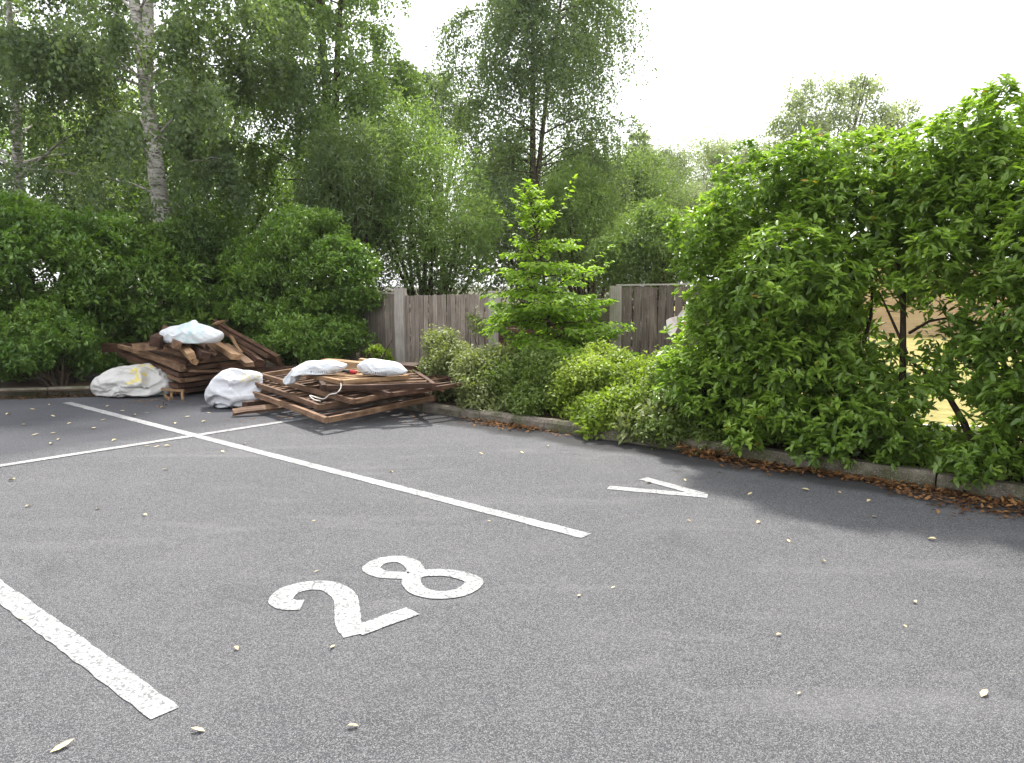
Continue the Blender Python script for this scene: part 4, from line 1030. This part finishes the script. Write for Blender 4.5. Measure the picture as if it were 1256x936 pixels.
# ------------------------------------------------------------------ leaf litter
rng = np.random.default_rng(200)
def litter(name, P, label, L=.05, mat='litter', seed=1):
    n = len(P); r2 = np.random.default_rng(seed)
    D = np.stack([r2.normal(size=n), r2.normal(size=n), r2.normal(size=n)*.25], 1); Nn = np.stack([r2.normal(size=n)*.35, r2.normal(size=n)*.35, np.ones(n)], 1)
    Ls = L*r2.uniform(.5, 1.25, n); P = P.copy(); P[:, 2] += .004+r2.random(n)*.018
    o = leaves(name, P, D, Nn, Ls, Ls*.5, M[mat], None, (0, 0, 0), r2, False, .25, -.1, np.clip(r2.random(n)**1.3, 0, 1), kind='stuff')
    return tag(o, label, 'leaves')
n = 3400; s = rng.uniform(-.3, 5.2, n); d = np.abs(rng.normal(size=n))*.10*(1+.6*np.clip(s-.5, 0, 1.5))*(1+.5*np.sin(s*4))
P = KAn+np.outer(s, KEn)-np.outer(d+.005, KNn); litter('leaf_litter', P, 'drift of brown dead leaves along the hedge kerb', .052, seed=3)
n = 380; s = rng.uniform(-2.4, -1.5, n)*1.0-.4+rng.normal(size=n)*.2; d = np.abs(rng.normal(size=n))*.10
P = KAn+np.outer(s, KEn)-np.outer(d+.005, KNn); litter('leaf_litter', P, 'rusty dead leaves at the kerb end beside the grey-green shrubs', .05, seed=4)
n = 160; s = rng.uniform(-.35, .15, n); d = np.abs(rng.normal(size=n))*.09
P = KAn+np.outer(s, KEn)-np.outer(d+.01, KNn); P[:, 2] += rng.random(n)*.06; litter('leaf_litter', P, 'small heap of orange dead leaves where the hedge meets the low shrubs', .06, seed=5)
n = 900; x = rng.uniform(-9.5, -4.9, n); P = np.stack([x, 9.56+(x+9.9)*.232-np.abs(rng.normal(size=n))*.13, np.zeros(n)], 1)
litter('leaf_litter', P, 'scattered brown leaves and moss along the far kerb by the woven bag', .045, seed=6)
n = 260; P = np.zeros((n, 3)); a_ = rng.random(n)
P[:, 0] = np.where(a_ < .55, rng.uniform(-5.0, -3.2, n), rng.uniform(-3.2, -1.0, n)); P[:, 1] = np.where(a_ < .55, 10.15-.35*np.abs(rng.normal(size=n)), 8.9+.5*rng.normal(size=n)); P[:, 2] = .002
r2 = np.random.default_rng(8); D = np.stack([r2.normal(size=n), r2.normal(size=n), r2.normal(size=n)*.1], 1)
o = leaves('wood_debris', P, D, np.stack([r2.normal(size=n)*.2, r2.normal(size=n)*.2, np.ones(n)], 1), .07*r2.uniform(.3, 1.6, n), .018*r2.uniform(.5, 1.6, n), M['litter'], None, (0, 0, 0), r2, False, .1, 0, r2.random(n), kind='stuff')
tag(o, 'scattered wood chips and splinters on the asphalt round the heaps', 'debris')
# single dry leaves on the asphalt
SPOTS = [(77, 918, .075), (243, 898, .05), (433, 893, .04), (290, 797, .03), (408, 795, .04), (1207, 853, .055), (955, 780, .03), (1122, 740, .035), (710, 732, .035), (752, 722, .025), (967, 665, .035), (1143, 663, .05), (590, 557, .05), (27, 760, .04), (203, 577, .05), (480, 580, .04), (388, 702, .025),
 (920, 607, .05), (988, 602, .06), (1066, 616, .05), (1072, 635, .06), (795, 593, .06), (840, 590, .04), (930, 642, .04), (1030, 605, .05), (640, 556, .05), (672, 548, .05), (1010, 690, .03), (600, 640, .025), (385, 640, .025), (845, 640, .03), (1110, 770, .02), (980, 852, .02), (120, 625, .05), (35, 622, .05), (178, 633, .04), (362, 568, .05), (273, 555, .06), (300, 545, .05), (15, 590, .06), (180, 548, .06), (192, 549, .06), (205, 548, .06), (140, 541, .05), (43, 534, .07), (65, 532, .05), (63, 545, .06), (72, 540, .04), (115, 526, .09), (126, 516, .06), (30, 522, .06), (10, 509, .07), (65, 511, .06), (85, 520, .05), (150, 505, .06), (165, 510, .05), (180, 507, .06), (230, 512, .06), (215, 520, .05), (250, 518, .05), (256, 507, .05), (100, 500, .06), (132, 499, .06), (200, 501, .07), (214, 498, .05), (60, 497, .05), (40, 503, .06)]
LM = []
for q in range(4):
    V, k_, f_ = leaf_verts(np.zeros((1, 3)), np.array([[1., 0, 0]]), np.array([[0, 0, 1.]]), [1.0], [.42+.06*q], True, .12+.08*q, -.15)
    me = big_mesh('fallen_leaf', V-np.array([.5, 0, 0]), k_, f_, None); me.materials.append(M['dryleaf']); LM.append(me)
rr = random.Random(9)
OWN = {(77, 918): 'long pale dry leaf below the stopped end of the thick white line', (243, 898): 'pale dry leaf just beyond the tip of the thick white line', (433, 893): 'small pale dry leaf at the near edge below the 28', (408, 795): 'pale dry leaf right under the foot of the painted 2',
 (1207, 853): 'pale dry leaf alone in the near corner on the hedge side', (1143, 663): 'pale leaf lying in the hedge shadow far from the kerb', (795, 593): 'dry leaf lying between the two strokes of the painted V', (115, 526): 'largest dry leaf on the shaded tarmac behind the thin cross line', (273, 555): 'dry leaf just below the crossing of the two white lines', (203, 577): 'dry leaf on its own below the thin cross line'}
for i, (px, py, L) in enumerate(SPOTS):
    o = bpy.data.objects.new('fallen_leaf', LM[i % 4]); C.objects.link(o); p = on(px, py)
    o.location = (p.x, p.y, .006); o.scale = (L,)*3; o.rotation_euler = (rr.uniform(-.15, .15), rr.uniform(-.1, .1), rr.uniform(0, 6.28))
    near = py > 690
    own = OWN.get((px, py))
    tag(o, 'pale dry leaf lying on the near asphalt around the 28' if near else ('pale dry leaf on the shaded asphalt near the timber heaps' if px < 310 else 'dry leaf on the asphalt between the long line and the hedge kerb'), 'leaf',
        'single leaves on the near asphalt' if near else ('single leaves near the timber heaps' if px < 310 else 'single leaves towards the hedge'))
    if own: o['label'] = own; del o['group']

# ------------------------------------------------------------------ bright hazy air
hm, ht, ho = new_mat('hazy_air')
pv = ht.nodes.new('ShaderNodeVolumePrincipled'); pv.inputs['Color'].default_value = (1, 1, 1, 1); pv.inputs['Density'].default_value = .0004; pv.inputs['Anisotropy'].default_value = .3
ht.links.new(pv.outputs[0], ho.inputs['Volume'])
hv = [(x, y, z) for z in (-1.1, 15.5) for x, y in ((-650, -650), (650, -650), (650, 950), (-650, 950))]
hz = put('haze', mesh('haze', hv, [(3, 2, 1, 0), (4, 5, 6, 7), (0, 1, 5, 4), (1, 2, 6, 5), (2, 3, 7, 6), (3, 0, 4, 7)]), None, hm)
tag(hz, kind='stuff')
